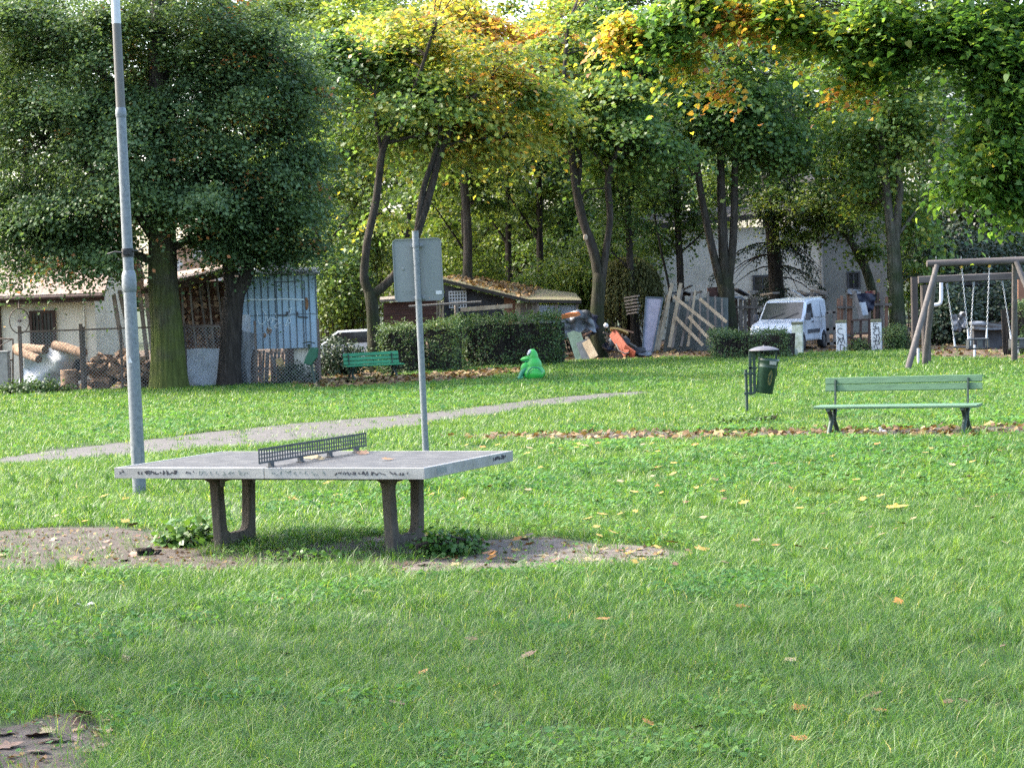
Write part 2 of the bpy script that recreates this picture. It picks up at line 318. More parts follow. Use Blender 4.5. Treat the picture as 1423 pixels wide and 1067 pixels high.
M_frogd=mat('darker green frog legs',[(.3,(.012,.12,.06)),(.7,(.03,.20,.11))],.42,8.,6)
M_frogm=mat('pale green frog mat',[(.3,(.18,.42,.26)),(.7,(.30,.52,.36))],.6,8.,6)
M_log=mat('grey-brown swing timber',[(.25,(.036,.030,.027)),(.5,(.072,.062,.057)),(.75,(.115,.102,.094))],.8,6.,10,bump=.4,bscale=30,stretch=(.15,1,1))
M_logv=mat('swing leg timber',[(.25,(.045,.040,.037)),(.5,(.09,.081,.075)),(.75,(.145,.132,.123))],.8,6.,10,bump=.4,bscale=30,stretch=(1,1,.12))
M_dlog=mat('dark swing post timber',[(.25,(.03,.025,.022)),(.5,(.06,.05,.045)),(.75,(.11,.095,.085))],.85,6.,10,bump=.4,bscale=30,stretch=(1,1,.12))
M_chain=mat('galvanised chain',(.42,.43,.44),.4,30.,3,metal=.6)
M_yel=mat('yellow hanger plastic',(.55,.33,.04),.5,9.)
# ------------------------------------------------------------------ strokes (hand writing on surfaces)
def stroke(mb, pts, O, U, V, Nn, w, th=.0025):
    O=Vector(O); U=Vector(U); V=Vector(V); Nn=Vector(Nn)
    p=[O+U*a+V*b for a,b in pts]
    for i in range(len(p)-1):
        d=(p[i+1]-p[i])
        if d.length<1e-6: continue
        d=d.normalized(); mb.beam(p[i]-d*w*.35+Nn*(th*.5+.0004*(i%3)),p[i+1]+d*w*.35+Nn*(th*.5+.0004*(i%3)),w,th,upv=Nn)
def scrawl(mb,O,U,V,Nn,L,h,w,seed,dens=1.):
    r=random.Random(seed); x=0
    while x<L:
        k=r.randint(3,5); pts=[(x+r.uniform(0,.9)*h,r.uniform(-.5,.5)*h) for _ in range(k)]
        stroke(mb,pts,O,U,V,Nn,w*r.uniform(.7,1.3)); x+=h*r.uniform(.6,1.5)/dens
# ------------------------------------------------------------------ table-tennis table
TL_,TR_,TF_=P(161,649,.72),P(558,649.5,.72),P(712,627,.72)
tc_=(TL_+TF_)/2; trot=math.atan2((TR_-TL_).y,(TR_-TL_).x)
table=thing('table_tennis_table','outdoor concrete table tennis table with aluminium rim and perforated steel net','table',(tc_.x,tc_.y,0),trot)
TLn,TWd=2.77,1.61
m=MB(); m.box((-TLn/4-.001,0,.6795),(TLn/2-.012,TWd-.012,.077)); m.box((TLn/4+.001,0,.6795),(TLn/2-.012,TWd-.012,.077)); m.build('tabletop',M_top,table,local=True,bevel=.004)
for sx in (-1,1):
    m=MB(); x0,x1=sx*.0025,sx*TLn/2; xc=(x0+x1)/2; lx=abs(x1-x0)
    for sy in (-1,1):
        m.box((xc,sy*(TWd/2+.002),.678),(lx,.010,.086)); m.box((xc,sy*(TWd/2-.012),.7185),(lx,.018,.007))
    m.box((x1+sx*.004,0,.678),(.010,TWd+.014,.086)); m.box((x1-sx*.013,0,.7185),(.018,TWd-.042,.007))
    m.build('edge_rim',M_alu,table,local=True,bevel=.0025)
m=MB(); Ft=-(TWd/2+.007)
scrawl(m,(-1.36,Ft,.683),(1,0,0),(0,0,1),(0,-1,0),.06,.035,.006,3); scrawl(m,(-1.17,Ft,.682),(1,0,0),(0,0,1),(0,-1,0),.36,.032,.007,4,1.5); scrawl(m,(-.72,Ft,.684),(1,0,0),(0,0,1),(0,-1,0),.08,.02,.005,5)
scrawl(m,(.62,Ft,.68),(1,0,0),(0,0,1),(0,-1,0),.42,.03,.005,6,1.4); scrawl(m,(1.1,Ft,.682),(1,0,0),(0,0,1),(0,-1,0),.14,.035,.005,7)
scrawl(m,(TLn/2+.009,.42,.685),(0,1,0),(0,0,1),(1,0,0),.22,.03,.009,8,1.8)
m.build('scribble',M_ink,table,local=True)
m=MB(); scrawl(m,(-.62,Ft,.682),(1,0,0),(0,0,1),(0,-1,0),.5,.035,.006,11,.8); scrawl(m,(.06,Ft,.682),(1,0,0),(0,0,1),(0,-1,0),.5,.035,.006,12,.8)
m.box((TLn/2+.0105,-.52,.68),(.003,.16,.045)); m.build('faded_scribble',M_ink2,table,local=True)
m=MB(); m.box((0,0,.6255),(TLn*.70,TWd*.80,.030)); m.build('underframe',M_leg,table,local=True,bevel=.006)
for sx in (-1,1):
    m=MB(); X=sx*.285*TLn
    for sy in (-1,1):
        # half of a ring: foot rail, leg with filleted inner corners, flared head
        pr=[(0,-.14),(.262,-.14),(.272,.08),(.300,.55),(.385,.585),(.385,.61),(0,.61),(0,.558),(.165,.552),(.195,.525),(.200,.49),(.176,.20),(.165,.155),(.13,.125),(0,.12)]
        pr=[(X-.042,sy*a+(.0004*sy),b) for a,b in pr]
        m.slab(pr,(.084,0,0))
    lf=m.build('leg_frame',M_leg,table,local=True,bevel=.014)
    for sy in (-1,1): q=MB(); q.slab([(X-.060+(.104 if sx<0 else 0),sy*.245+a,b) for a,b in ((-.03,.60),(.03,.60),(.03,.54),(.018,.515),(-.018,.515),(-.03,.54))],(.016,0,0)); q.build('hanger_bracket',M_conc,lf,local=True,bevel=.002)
m=MB(); nh0,nh1=.755,.875; NL=TWd*1.10
for z,hh in ((nh1-.009,.018),(nh1-.047,.010),(nh1-.078,.010),(nh0+.008,.016)): m.box((0,0,z),(.005,NL,hh))
nb=44
for i in range(nb+1):
    y=-NL/2+.008+(NL-.016)*i/nb; m.box((0,y,(nh0+nh1)/2),(.0046,.014 if 0<i<nb else .017,nh1-nh0-.001))
net=m.build('net',M_net,table,local=True)
for y in (-.70,-.24,.24,.70):
    q=MB(); q.box((0,y,.738),(.03,.05,.036)); q.box((0,y,.7235),(.06,.06,.006)); q.build('net_foot',M_net,net,local=True,bevel=.002)
# ------------------------------------------------------------------ street lamp
LY=gd(194,685); lamp=thing('street_lamp','tall leaning galvanised street lamp post behind the left end of the table','street lamp',P(194,685))
def LP(y):                               # the post's axis, slightly leaning
    return A(194-(685-y)*.0491,y,LY)
m=MB(); m.tube([LP(700),LP(560),LP(404)],[.0735,.072,.0665],24); m.box(LP(640)+Vector((.01,-.072,0)),(.07,.006,.30)); lowp=m.build('lower_pole',M_galv,lamp)
m=MB(); a,b=LP(406),LP(376); m.tube([a,a.lerp(b,.12),a.lerp(b,.3),a.lerp(b,.75),a.lerp(b,.9),b],[.068,.076,.0785,.077,.068,.058],24); m.build('collar',M_galv,lamp)
m=MB(); m.tube([LP(380),LP(160)],[.0575,.0525],20); m.build('middle_pole',M_galv,lamp)
m=MB(); a,b=LP(164),LP(150); m.tube([a,a.lerp(b,.3),a.lerp(b,.7),b],[.054,.060,.058,.050],20); m.build('upper_collar',M_galv,lamp)
m=MB(); m.tube([LP(153),LP(33)],[.0495,.047],20); m.build('upper_pole',M_galvb,lamp)
m=MB(); m.tube([LP(33.5),LP(-150)],[.0485,.043],20); m.build('painted_pole',M_whitep,lamp)
tp=LP(-150); m=MB(); m.tube([tp,tp+Vector((.05,-.1,.35)),tp+Vector((.15,-.35,.55)),tp+Vector((.25,-.7,.6))],[.04,.035,.03,.03],12); m.build('arm',M_galv,lamp)
m=MB(); m.ball(tp+Vector((.3,-.95,.6)),.3,16,10,(.5,1,.3)); m.build('lamp_head',M_galv,lamp)
m=MB(); a=LP(351); m.tube([LP(357),LP(345.5)],[.066,.066],20); m.box(a+Vector((.0,-.07,0)),(.07,.03,.05)); cl=m.build('clamp',M_black,lamp)
m=MB(); m.tube([a+Vector((-.06,-.03,0)),a+Vector((-.13,-.03,.012)),a+Vector((-.22,0,-.01))],.009,6); m.build('strap_end',M_black,cl); m=MB(); m.tube([a+Vector((.06,-.03,.01)),a+Vector((.13,-.03,.02)),a+Vector((.20,-.02,.06))],.009,6); m.build('strap_end',M_black,cl)
m=MB(); a=LP(500); m.slab([a+Vector(v) for v in ((-.045,-.0755,-.03),(.005,-.0755,-.03),(-.02,-.0755,.045))],(0,-.003,0)); m.build('sticker',M_white,lowp)
# ------------------------------------------------------------------ road sign seen from behind
SY=gd(593,655); sign=thing('road_sign','grey back of a rectangular road sign on a thin leaning pole','road sign',P(593,655))
def SP(y): return A(593-(655-y)*.0481,y,SY)
m=MB(); m.tube([SP(668),SP(322)],.037,20); m.tube([SP(322.3),SP(321)],.0385,20); m.build('pole',M_galv,sign)
def panel(x,y,dy=.07): return A(x,y,SY+dy)
o_,ux,uz=panel(549,420),None,None; ux=panel(617,417)-o_; uz=panel(544.5,333)-o_
def rr(r,n=5,ins=0.):
    L1,L2=ux.length,uz.length; e1,e2=ux/L1,uz/L2; pts=[]
    for cx,cy,a0 in ((L1-r,r,-90),(L1-r,L2-r,0),(r,L2-r,90),(r,r,180)):
        for i in range(n+1):
            a=math.radians(a0+90*i/n); pts.append(o_+e1*(cx+(r-ins)*math.cos(a))+e2*(cy+(r-ins)*math.sin(a)))
    return pts
m=MB(); m.slab(rr(.05),(0,.006,0))
big,sm=rr(.05),rr(.05,ins=.012); k=len(big); q=[p+Vector((0,-.012,0)) for p in big]; q2=[p+Vector((0,-.012,0)) for p in sm]; q3=[p+Vector((0,-.0005,0)) for p in sm]; b0=[p+Vector((0,.0062,0)) for p in big]
m.add(b0+q+q2+q3,[(j*k+i,j*k+(i+1)%k,(j+1)*k+(i+1)%k,(j+1)*k+i) for j in range(3) for i in range(k)])
c=o_+ux*.20+uz*.52; m.ball(c,.02,12,8,(1,.4,1)); sp=m.build('panel',M_signg,sign)
m=MB(); c=o_+ux*.905+uz*.125; e1,e2=ux.normalized(),uz.normalized(); m.slab([c+e1*i*.035+e2*j*.02+Vector((0,-.0025,0)) for i,j in ((-1,-1),(1,-1),(1,1),(-1,1))],(0,-.002,0)); m.build('sticker',M_white,sp)
m=MB(); scrawl(m,o_+ux*.58+uz*.13,e1,e2,(0,-1,0),.2,.05,.006,21,1.2); scrawl(m,o_+ux*.12+uz*.14,e1,e2,(0,-1,0),.12,.05,.003,22,1.); m.build('scribble',M_ink2,sp)
for y in (341,414):
    m=MB(); a=SP(y); m.tube([a+Vector((0,0,-.022)),a+Vector((0,0,.022))],.043,20); m.box(a+Vector((.055,.02,0)),(.05,.035,.04)); m.box(a+Vector((-.05,.03,0)),(.03,.03,.035)); m.tube([a+Vector((.06,-.02,0)),a+Vector((.06,.01,0))],.011,8); m.build('clamp',M_galv,sign,bevel=.002)
# ------------------------------------------------------------------ benches
def bench(label,loc,rot,L,nb,sz,bt,mp,slant=.08):
    t=thing('park_bench',label,'bench',loc,rot,'park benches')
    for i in range(3):
        m=MB(); m.beam((-L/2,-.23+i*.135,sz-.017),(L/2,-.23+i*.135+random.uniform(-.004,.004),sz-.017+random.uniform(-.004,.004)),.118,.036,ch=.008); m.build('seat_plank',mp,t,local=True)
    hh=.090 if nb==2 else .085; gap=.008 if nb==2 else .018; n=Vector((0,-math.cos(slant*2),math.sin(slant*2)))
    for i in range(nb):
        z=bt-hh/2-i*(hh+gap); y=.20-(bt-z)*slant*1.6; e=random.uniform(-.006,.006)
        m=MB(); m.beam((-L/2+.05,y,z+e),(L/2-.01,y,z-e),.032,hh,upv=(0,.16,1),ch=.006); m.build('back_plank',mp,t,local=True)
    for sx in (-1,1):
        X=sx*(L/2-.19); m=MB(); c=.032
        fr=[(-.27,sz-.04),(-.17,sz-.09),(-.105,sz-.18),(-.12,.16),(-.22,.06),(-.29,-.05)]; bk=[(.15,sz-.04),(.08,sz-.09),(.03,sz-.18),(.06,.16),(.16,.06),(.24,-.05)]
        for q in (fr,bk): m.tube([(X,y,z) for y,z in q],[c,c,c*.95,c,c*1.05,c*1.1],8)
        m.tube([(X,-.115,sz-.17),(X,.045,sz-.17)],.016,8); m.tube([(X,-.112,.155),(X,-.04,.185),(X,.045,.16)],.017,8); m.tube([(X,-.25,sz-.045),(X,.16,sz-.045)],.018,8)
        m.build('leg_frame',M_iron,t,local=True)
        m=MB(); m.beam((X,.11,sz-.05),(X,.20-slant*.3,bt-.03),.05,.02,upv=(1,0,0)); m.build('back_support',M_iron,t,local=True)
    return t
b1=P(1250,602.5); bench('pale green weathered park bench standing on the leaf-strewn track',(b1.x,b1.y,0),math.radians(-23),2.14,2,.385,.745,M_green)
b2=P(518,526); bench('bright green park bench beside the tree trunk and hedge',(b2.x,b2.y,0),math.radians(21),1.52,3,.36,.66,M_green2,.16)
# ------------------------------------------------------------------ litter bin
BY=gd(1038,579); lb=thing('litter_bin','dark green round litter bin with domed cover hanging on a post','litter bin',P(1038,579))
def B(x,y,d=0.): return A(x,y,BY+d)
m=MB(); m.tube([B(1038.5,584),B(1036.5,515)],.024,12); m.tube([B(1036.5,515.5),B(1036.4,513.5)],.028,12); m.build('post',M_iron,lb)
m=MB(); m.beam(B(1043.5,549,.0),B(1042.3,489,.0),.045,.03,upv=(0,1,0)); m.beam(B(1034,519.5),B(1050,519),.05,.03); m.beam(B(1034,546.5),B(1050,546),.05,.03); m.beam(B(1040,511.5),B(1052,511),.03,.03); m.build('bracket',M_iron,lb,bevel=.003)
m=MB(); m.beam(B(1048.8,545),B(1047.5,485),.045,.025,upv=(0,1,0)); m.beam(B(1078.8,523),B(1078.5,485),.03,.022,upv=(0,1,0)); m.build('hoop_frame',M_iron,lb)
rc=B(1061.5,485.6); m=MB(); m.lathe(rc,[(0,.052),(.07,.048),(.14,.034),(.20,.012),(.232,-.006),(.236,-.012),(.22,-.010),(.12,.02),(0,.035)],28); m.lathe(rc+Vector((0,0,.04)),[(.02,0),(.016,.02),(0,.026)],10); m.build('cover',mat('dull lead-grey cover',[(.3,(.045,.045,.052)),(.7,(.085,.085,.095))],.55,12.,8),lb)
ax=(B(1068,497.5)-B(1061.5,547)).normalized(); xx=ax.cross(Vector((0,1,0))).normalized(); yy=ax.cross(xx); R=Matrix((xx,yy,ax)).transposed()
bb=B(1062,546.5); hb=(B(1068,497.5)-bb).length
m=MB(); m.lathe(bb,[(0,.0),(.118,.0),(.128,.012),(.150,hb*.72),(.156,hb*.74),(.152,hb*.76),(.156,hb*.90),(.164,hb*.92),(.160,hb*.94),(.163,hb),(.155,hb),(.150,hb*.9),(.12,.03),(0,.03)],32,R); bk=m.build('bucket',M_binb,lb)
def onb(ang,hf,dr=.004):                # a point on the bucket's skin
    r=.126+(.158-.126)*hf+dr; return bb+R@Vector((r*math.cos(ang),r*math.sin(ang),hb*hf))
a0=min((abs((onb(t/100.,.5)-CAM).length-((bb+R@Vector((0,0,hb*.5)))-CAM).length+.14),t/100.) for t in range(0,628))[1]
best=max(range(628),key=lambda t:-(onb(t/100.,.5)-CAM).length)/100.
sg=1 if proj(onb(best+.2,.5))[0]>proj(onb(best,.5))[0] else -1
m=MB(); m.sheet(6,2,lambda u,v: onb(best+sg*(.12+.75*u),.83+.10*v,.008),(0,-.002,0)); m.build('label_plate',mat('worn cream label',[(.3,(.2,.19,.16)),(.6,(.36,.35,.31))],.5,30.),bk)
sh=[(-.26,.56),(.0,.70),(.26,.56),(.28,.36),(.14,.27),(0,.24),(-.14,.27),(-.28,.36)]
m=MB(); n=len(sh); pts=[onb(best+sg*(.42+.85*u),v,.005) for u,v in sh]; m.slab(pts,(0,-.003,0)); m.build('emblem',mat('gilt emblem',[(.38,(.03,.05,.03)),(.52,(.14,.12,.03)),(.75,(.26,.21,.07))],.5,40.,4),bk)
m=MB(); pts=[onb(best+sg*(.42+.5*u),v,.009) for u,v in [(-.2,.53),(.1,.58),(.2,.48),(.05,.42),(.2,.34),(-.1,.31),(-.2,.42)]]; m.slab(pts,(0,-.003,0)); m.build('emblem_figure',M_binb,bk)
# second bin, tipped, by the metal shed
b2p=P(436,536); Y2=b2p.y; lb2=thing('litter_bin','small bent green litter bin in front of the blue metal shed','litter bin',b2p)
m=MB(); m.tube([A(438.5,540,Y2),A(433,509,Y2),A(429,478,Y2)],.035,10); m.build('post',M_iron,lb2)
m=MB(); m.sheet(7,3,lambda u,v:A(420+18*u,476.5-2.2*math.sin(math.pi*u)+1.0*v,Y2-.2+.4*v),(0,0,-.012)); m.build('cover',M_iron,lb2)
m=MB(); m.slab([A(x,y,Y2-.16) for x,y in ((431,483),(441.5,484),(440,497),(432,508),(421.5,505),(424,497))],(0,.32,0)); m.build('bucket',mat('dull green bin steel',[(.3,(.012,.06,.032)),(.7,(.022,.10,.055))],.5,8.),lb2,bevel=.02)
# ------------------------------------------------------------------ frog
FYp=P(738,528); s_=(528-408.5)/2/1.0; FY=FYp.y; frog=thing('frog_figure','bright green plastic frog figure sitting on the far lawn','frog figure',FYp)
def Fp(x,y,d=0.): return A(x,y,FY+d)
px2m=FY/F
def fb(m,x,y,d,rx,ry,rd,tilt=0.):
    m.ball(Fp(x,y,d),1,20,14,(rx*px2m,rd,ry*px2m),Matrix.Rotation(math.radians(tilt),3,'Y')); return m
m=MB(); fb(m,741.5,518,0,16.5,11.5,.26); fb(m,742,508,0,11.5,14,.19,-16); fb(m,741,496,0,7.2,11.5,.13,-8); fb(m,732.5,498.6,0,9.4,4.0,.13,-6); fb(m,735,503.8,0,5.0,4.2,.10)
fb(m,744,519.5,-.16,11.5,8.6,.12,14); fb(m,744,519.5,.16,11.5,8.6,.12,14); fb(m,729,511,-.09,5.5,8,.07,24); fb(m,729,511,.09,5.5,8,.07,24)
fo=m.build('body',M_frog,frog); r=fo.modifiers.new('r','REMESH'); r.mode='VOXEL'; r.voxel_size=.012; r.use_smooth_shade=True; r2=fo.modifiers.new('s','SMOOTH'); r2.iterations=5
m=MB()
for sy in (-1,1): m.tube([Fp(732,522,sy*.25),Fp(734.5,514.5,sy*.262),Fp(740,510.2,sy*.275),Fp(748,511,sy*.27),Fp(754,517,sy*.235)],[.006,.016,.018,.016,.006],8)
m.build('thigh_crease',M_frogd,frog)
m=MB(); m.tube([Fp(737,501,-.125),Fp(731,502.4,-.105),Fp(725.5,500.8,-.05),Fp(724,500.4,0),Fp(725.5,500.8,.05),Fp(731,502.4,.105),Fp(737,501,.125)],.014,8); m.build('mouth_line',M_frogd,frog)
for d in (-.075,.075):
    m=MB(); fb(m,735.2,489.8,d,2.1,4.6,.05,30); e=m.build('eye',M_white,frog); m=MB(); fb(m,733.7,489.6,d-.005,1.1,2.0,.03,26); m.build('pupil',M_black,e)
    m=MB(); m.tube([Fp(731,512,d*1.5),Fp(726,517,d*1.7),Fp(723.5,523,d*1.7),Fp(721,525.8,d*1.8)],[.06,.055,.05,.045],10); m.tube([Fp(727,524.5,d*1.9),Fp(719.5,526,d*2.0)],[.04,.03],8); m.build('front_leg',M_frogd,frog)
m=MB(); m.slab([Fp(x,527.4,d) for x,d in ((717,-.2),(756,-.26),(756,.26),(717,.2))],(0,0,-.03)); m.build('base_plate',M_frogm,frog,bevel=.01)
# ------------------------------------------------------------------ pigeon
PGp=P(1229,605); PY=PGp.y; k=PY/F
m=MB(); q=lambda x,y,d=0.:A(x,y,PY+d)
m.ball(q(1228.5,600.3),1,16,10,(6.2*k,.045,3.4*k),Matrix.Rotation(.30,3,'Y')); m.ball(q(1224.2,597.6),1,12,8,(2.6*k,.03,3.4*k),Matrix.Rotation(-.3,3,'Y')); m.ball(q(1222.8,594.6),1.9*k,12,8); m.ball(q(1220.7,594.9),1,8,6,(1.2*k,.007,.5*k)); m.ball(q(1236,602.5),1,12,8,(4.2*k,.028,1.2*k),Matrix.Rotation(.25,3,'Y'))
pg=m.solo('pigeon',mat('pale dove feathers',[(.3,(.22,.21,.21)),(.55,(.32,.31,.30)),(.8,(.42,.41,.40))],.7,30.,6),'small pale grey pigeon standing under the weathered bench','pigeon'); r=pg.modifiers.new('r','REMESH'); r.mode='VOXEL'; r.voxel_size=.006; r.use_smooth_shade=True
for d in (-.02,.02):
    m=MB(); m.tube([q(1228+d*40,602.6,d),q(1228+d*40,605.2,d)],.004,6); o=m.build('leg',mat('pigeon leg red',(.35,.10,.09),.6),pg)
m=MB(); m.ball(q(1222,594.2,-1.6*k),.005,8,6); m.build('eye',M_black,pg)
# ------------------------------------------------------------------ swings
G1=P(1259,514); SWY=G1.y+1.0
def Sw(x,y,d=0.): return A(x,y,SWY+d)
sw=thing('swing_stand','round timber swing frame with splayed legs at the right edge of the lawn','swing frame',(Sw(1300,500).x,SWY,0))
m=MB(); m.tube([Sw(1288,366.5),Sw(1330,365.2),Sw(1380,363.4),Sw(1432,361.5)],[.078,.082,.082,.085],14,wob=.02); bm_=m.build('beam',M_log,sw)
lt=Sw(1301,369); rt_=Sw(1411,364); 
for top,sx in ((lt,-1),(rt_,1)):
    for sy in (-1,1):
        base=Vector((G1.x if sx<0 else rt_.x+(lt.x-G1.x)*.75,SWY+sy*1.0,-.1)) if sy<0 else Vector((lt.x-.15 if sx<0 else rt_.x+.15,SWY+1.0,-.1))
        m=MB(); m.tube([top+Vector((0,sy*.08,0)),top.lerp(base,.5)+Vector((0,sy*.04,0)),base],[.06,.068,.076],12,wob=.02); m.build('leg',M_logv,sw)
for x in (1301,1336,1375,1411):
    m=MB(); m.tube([Sw(x,361)+Vector((0,0,.02)),Sw(x,357.5)+Vector((0,0,.02))],.012,8); m.build('bolt',M_galv,bm_)
def chain(mb,a,b,r=.011,ln=.055):
    a=Vector(a); b=Vector(b); n=max(3,int((b-a).length/ln)); d=(b-a)/n; dn=d.normalized(); x=dn.cross(Vector((0,1,0))).normalized(); y=dn.cross(x)
    for i in range(n):
        s_=x if i%2 else y; p=a+d*(i+.5); h=d*.62
        mb.tube([p-h,p-h*.5+s_*r*1.1,p+h*.5+s_*r*1.1,p+h,p+h*.5-s_*r*1.1,p-h*.5-s_*r*1.1,p-h],r*.42,5,cap=False)
def swing(label,tops,seat,Y,kind):
    (x0,y0),(x1,y1)=tops; (sx0,sy0),(sx1,sy1)=seat; t=thing('swing',label,'swing',A((sx0+sx1)/2,sy0,Y),0,'swings')
    for (tx,ty),(bx,by) in (((x0,y0),(sx0,sy0)),((x1,y1),(sx1,sy1))):
        m=MB(); a=A(tx,ty,Y); b=A(bx,by,Y); chain(m,a,b,.014); ch=m.build('chain',M_chain,t)
        m=MB(); m.tube([a+Vector((0,0,.05)),a+Vector((0,0,-.06))],.03,8); m.build('hanger',M_yel if kind=='front' else M_galv,ch)
        m=MB(); m.tube([a.lerp(b,.87),b],[.018,.024],8); m.build('sleeve',M_whitep,ch)
    a,b=A(sx0,sy0,Y),A(sx1,sy1,Y)
    if kind!='flat':
        lo=A((sx0+sx1)/2,sy0,Y).z; hgt=.22; cx=(a.x+b.x)/2; wx=abs(b.x-a.x)+.03
        m=MB(); m.box((cx,Y,lo-hgt),(wx+.07,.26,.035)); m.build('seat',M_black,t,bevel=.012)
        for sy in (-1,1):
            m=MB(); m.tube([(cx-wx/2,Y+sy*.15,lo),(cx+wx/2,Y+sy*.15,lo)],.02,8); m.build('safety_bar',M_net,t)
        for xx in (-wx/2,wx/2):
            m=MB(); m.box((cx+xx,Y,lo-hgt/2),(.035,.30,hgt-.04)); m.box((cx+xx*.72,Y-.145,lo-hgt/2),(.03,.02,hgt-.04)); m.build('side',M_net,t,bevel=.005)
        m=MB(); m.box((cx+.02,Y-.15,lo-hgt/2),(.12,.03,hgt-.045)); m.build('crotch_strap',M_net,t,bevel=.006)
    else:
        m=MB(); m.box(((a.x+b.x)/2,Y,a.z-.03),(abs(b.x-a.x)+.1,.2,.035)); m.build('seat',M_black,t,bevel=.01)
swing('black toddler bucket swing hanging from the round beam',((1336,369),(1375,368)),((1346,471),(1371,470)),SWY,'front')
# rear frame of square timber
G2=P(1284,507); RY=G2.y+1.4
sw2=thing('swing_stand','older square timber swing frame behind the round-beamed one','swing frame',(A(1284,500,RY).x,RY,0))
m=MB(); m.beam(A(1276,389,RY),A(1500,380,RY),.14,.18,upv=(0,0,1),ch=.02); m.build('beam',M_log,sw2)
for x,wd_ in ((1285,.20),(1490,.20)):
    m=MB(); a=A(x,395,RY); m.beam((a.x,RY,-.2),(a.x,RY,a.z-.02),wd_,wd_*.8,upv=(0,1,0),ch=.03); m.build('post',M_dlog,sw2)
swing('flat black swing seat on the rear timber frame',((1316,396),(1353,394)),((1327,481),(1348,480)),RY,'flat')
swing('black toddler bucket swing cut off by the right edge',((1393,391),(1434,389)),((1405,471),(1428,470)),RY,'rear')
m=MB(); a=P(1272,497); m.beam((a.x,a.y,-.1),A(1270,385,a.y),.16,.16,upv=(0,1,0),ch=.02); m.solo('wooden_post',M_dlog,'dark square wooden post behind the swing leg','post')
for x,y0,y1,lab in ((1276,508,484,'thin white stake at the foot of the dark swing post'),(1354.5,498,479.5,'thin white stake in the grass below the middle toddler swing'),(1415,493,477,'thin white stake in the grass nearest the right edge')):
    m=MB(); a=P(x,y0); m.tube([(a.x,a.y,-.05),A(x,y1,a.y)],.03,10); m.solo('white_stake',M_whitep,lab,'stake','white stakes in the grass')
# ------------------------------------------------------------------ fallen leaves
LEAFC={'yellow':[(.3,(.23,.15,.02)),(.7,(.31,.22,.05))],'orange':[(.3,(.21,.08,.015)),(.7,(.30,.14,.025))],'brown':[(.3,(.07,.035,.017)),(.7,(.14,.075,.038))],'pale':[(.3,(.17,.13,.065)),(.7,(.24,.19,.10))],'pink':[(.3,(.13,.07,.055)),(.7,(.19,.115,.095))]}
protos={}
for c,st in LEAFC.items():
    protos[c]=[]
    for k in range(3):
        m=MB(); r=random.Random(k*7+len(c)); cu=r.uniform(.1,.7); cv=r.uniform(-.4,.6); tl=r.uniform(-.2,.2)
        T=[(x*.9,y,0) for x,y,z in MAPLE]
        def bend(x,y): return (x,y,.02+cu*.5*x*x+cv*.35*y*y+tl*x*y+.06)
        vs=[bend(x,y) for x,y,_ in T]+[bend(0,-.1),bend(0,.15)]; n=len(T)
        vs=[(x*.10,y*.10,z*.10) for x,y,z in vs]
        fs=[(i,(i+1)%n,n if (i<2 or i>=9) else n+1) for i in range(n)]+[(n,2,n+1),(n,n+1,9)]
        vs+= [(0,-.05,.012),(0.003,-.05,.012),(.012,-.085,.02)]; fs.append((n+2,n+3,n+4))
        m.add(vs,fs,True); protos[c].append(m)
pm={}
def drop(x,y,c,label,group,sc=1.,z=0.):
    key=(c,random.randrange(3)); p=P(x,y,z)
    if key not in pm:
        o=protos[c][key[1]].build('fallen_leaf',mat('fallen leaf '+c,LEAFC[c],.6,25.,5),None); pm[key]=o
    else:
        o=pm[key].copy(); C.objects.link(o)
        for k_ in list(o.keys()): del o[k_]
    o.location=(p.x,p.y,p.z); s=random.uniform(.75,1.25)*sc; o.scale=(s,s,s); o.rotation_euler=(random.uniform(-.35,.35),random.uniform(-.35,.35),random.uniform(0,6.28))
    return tag(o,label,'leaf',group)
def rx(a,b): return random.uniform(a,b)
for _ in range(150):
    x=rx(620,1423); y=616+170*random.random()**1.5; c=random.choice(['yellow','yellow','pale','orange','brown'])
    drop(x,y,c,c+' fallen leaf lying in the sunny grass right of the table',c+' leaves on the lawn right of the table',.85,.07)
for _ in range(42):
    x=rx(575,975); y=rx(746,794) if x<850 else rx(758,785); c=random.choice(['brown','orange','pale','yellow','pale'])
    drop(x,y,c,c+' fallen leaf on the bare dirt right of the table legs',c+' leaves on the dirt right of the table',1.,.004)
for _ in range(22):
    c=random.choice(['brown','pink','brown','pale']); drop(rx(0,300),rx(744,786),c,c+' fallen leaf on the bare dirt left of the table legs',c+' leaves on the dirt left of the table',.9,.004)
for _ in range(26):
    c=random.choice(['brown','brown','orange','pale']); drop(rx(40,1400),rx(800,1060),c,c+' fallen leaf sunk in the shaded foreground grass',c+' leaves in the foreground grass',.8,.045)
for _ in range(24):
    c=random.choice(['yellow','pale','yellow']); drop(rx(0,640),rx(655,738),c,c+' fallen leaf in the grass around the lamp post',c+' leaves round the lamp post',1.,.045)
for _ in range(16):
    c=random.choice(['brown','brown','pink','pale']); drop(rx(5,170),rx(1000,1060),c,c+' dry fallen leaf on the bare earth in the near corner',c+' leaves in the near corner',1.2,.006)
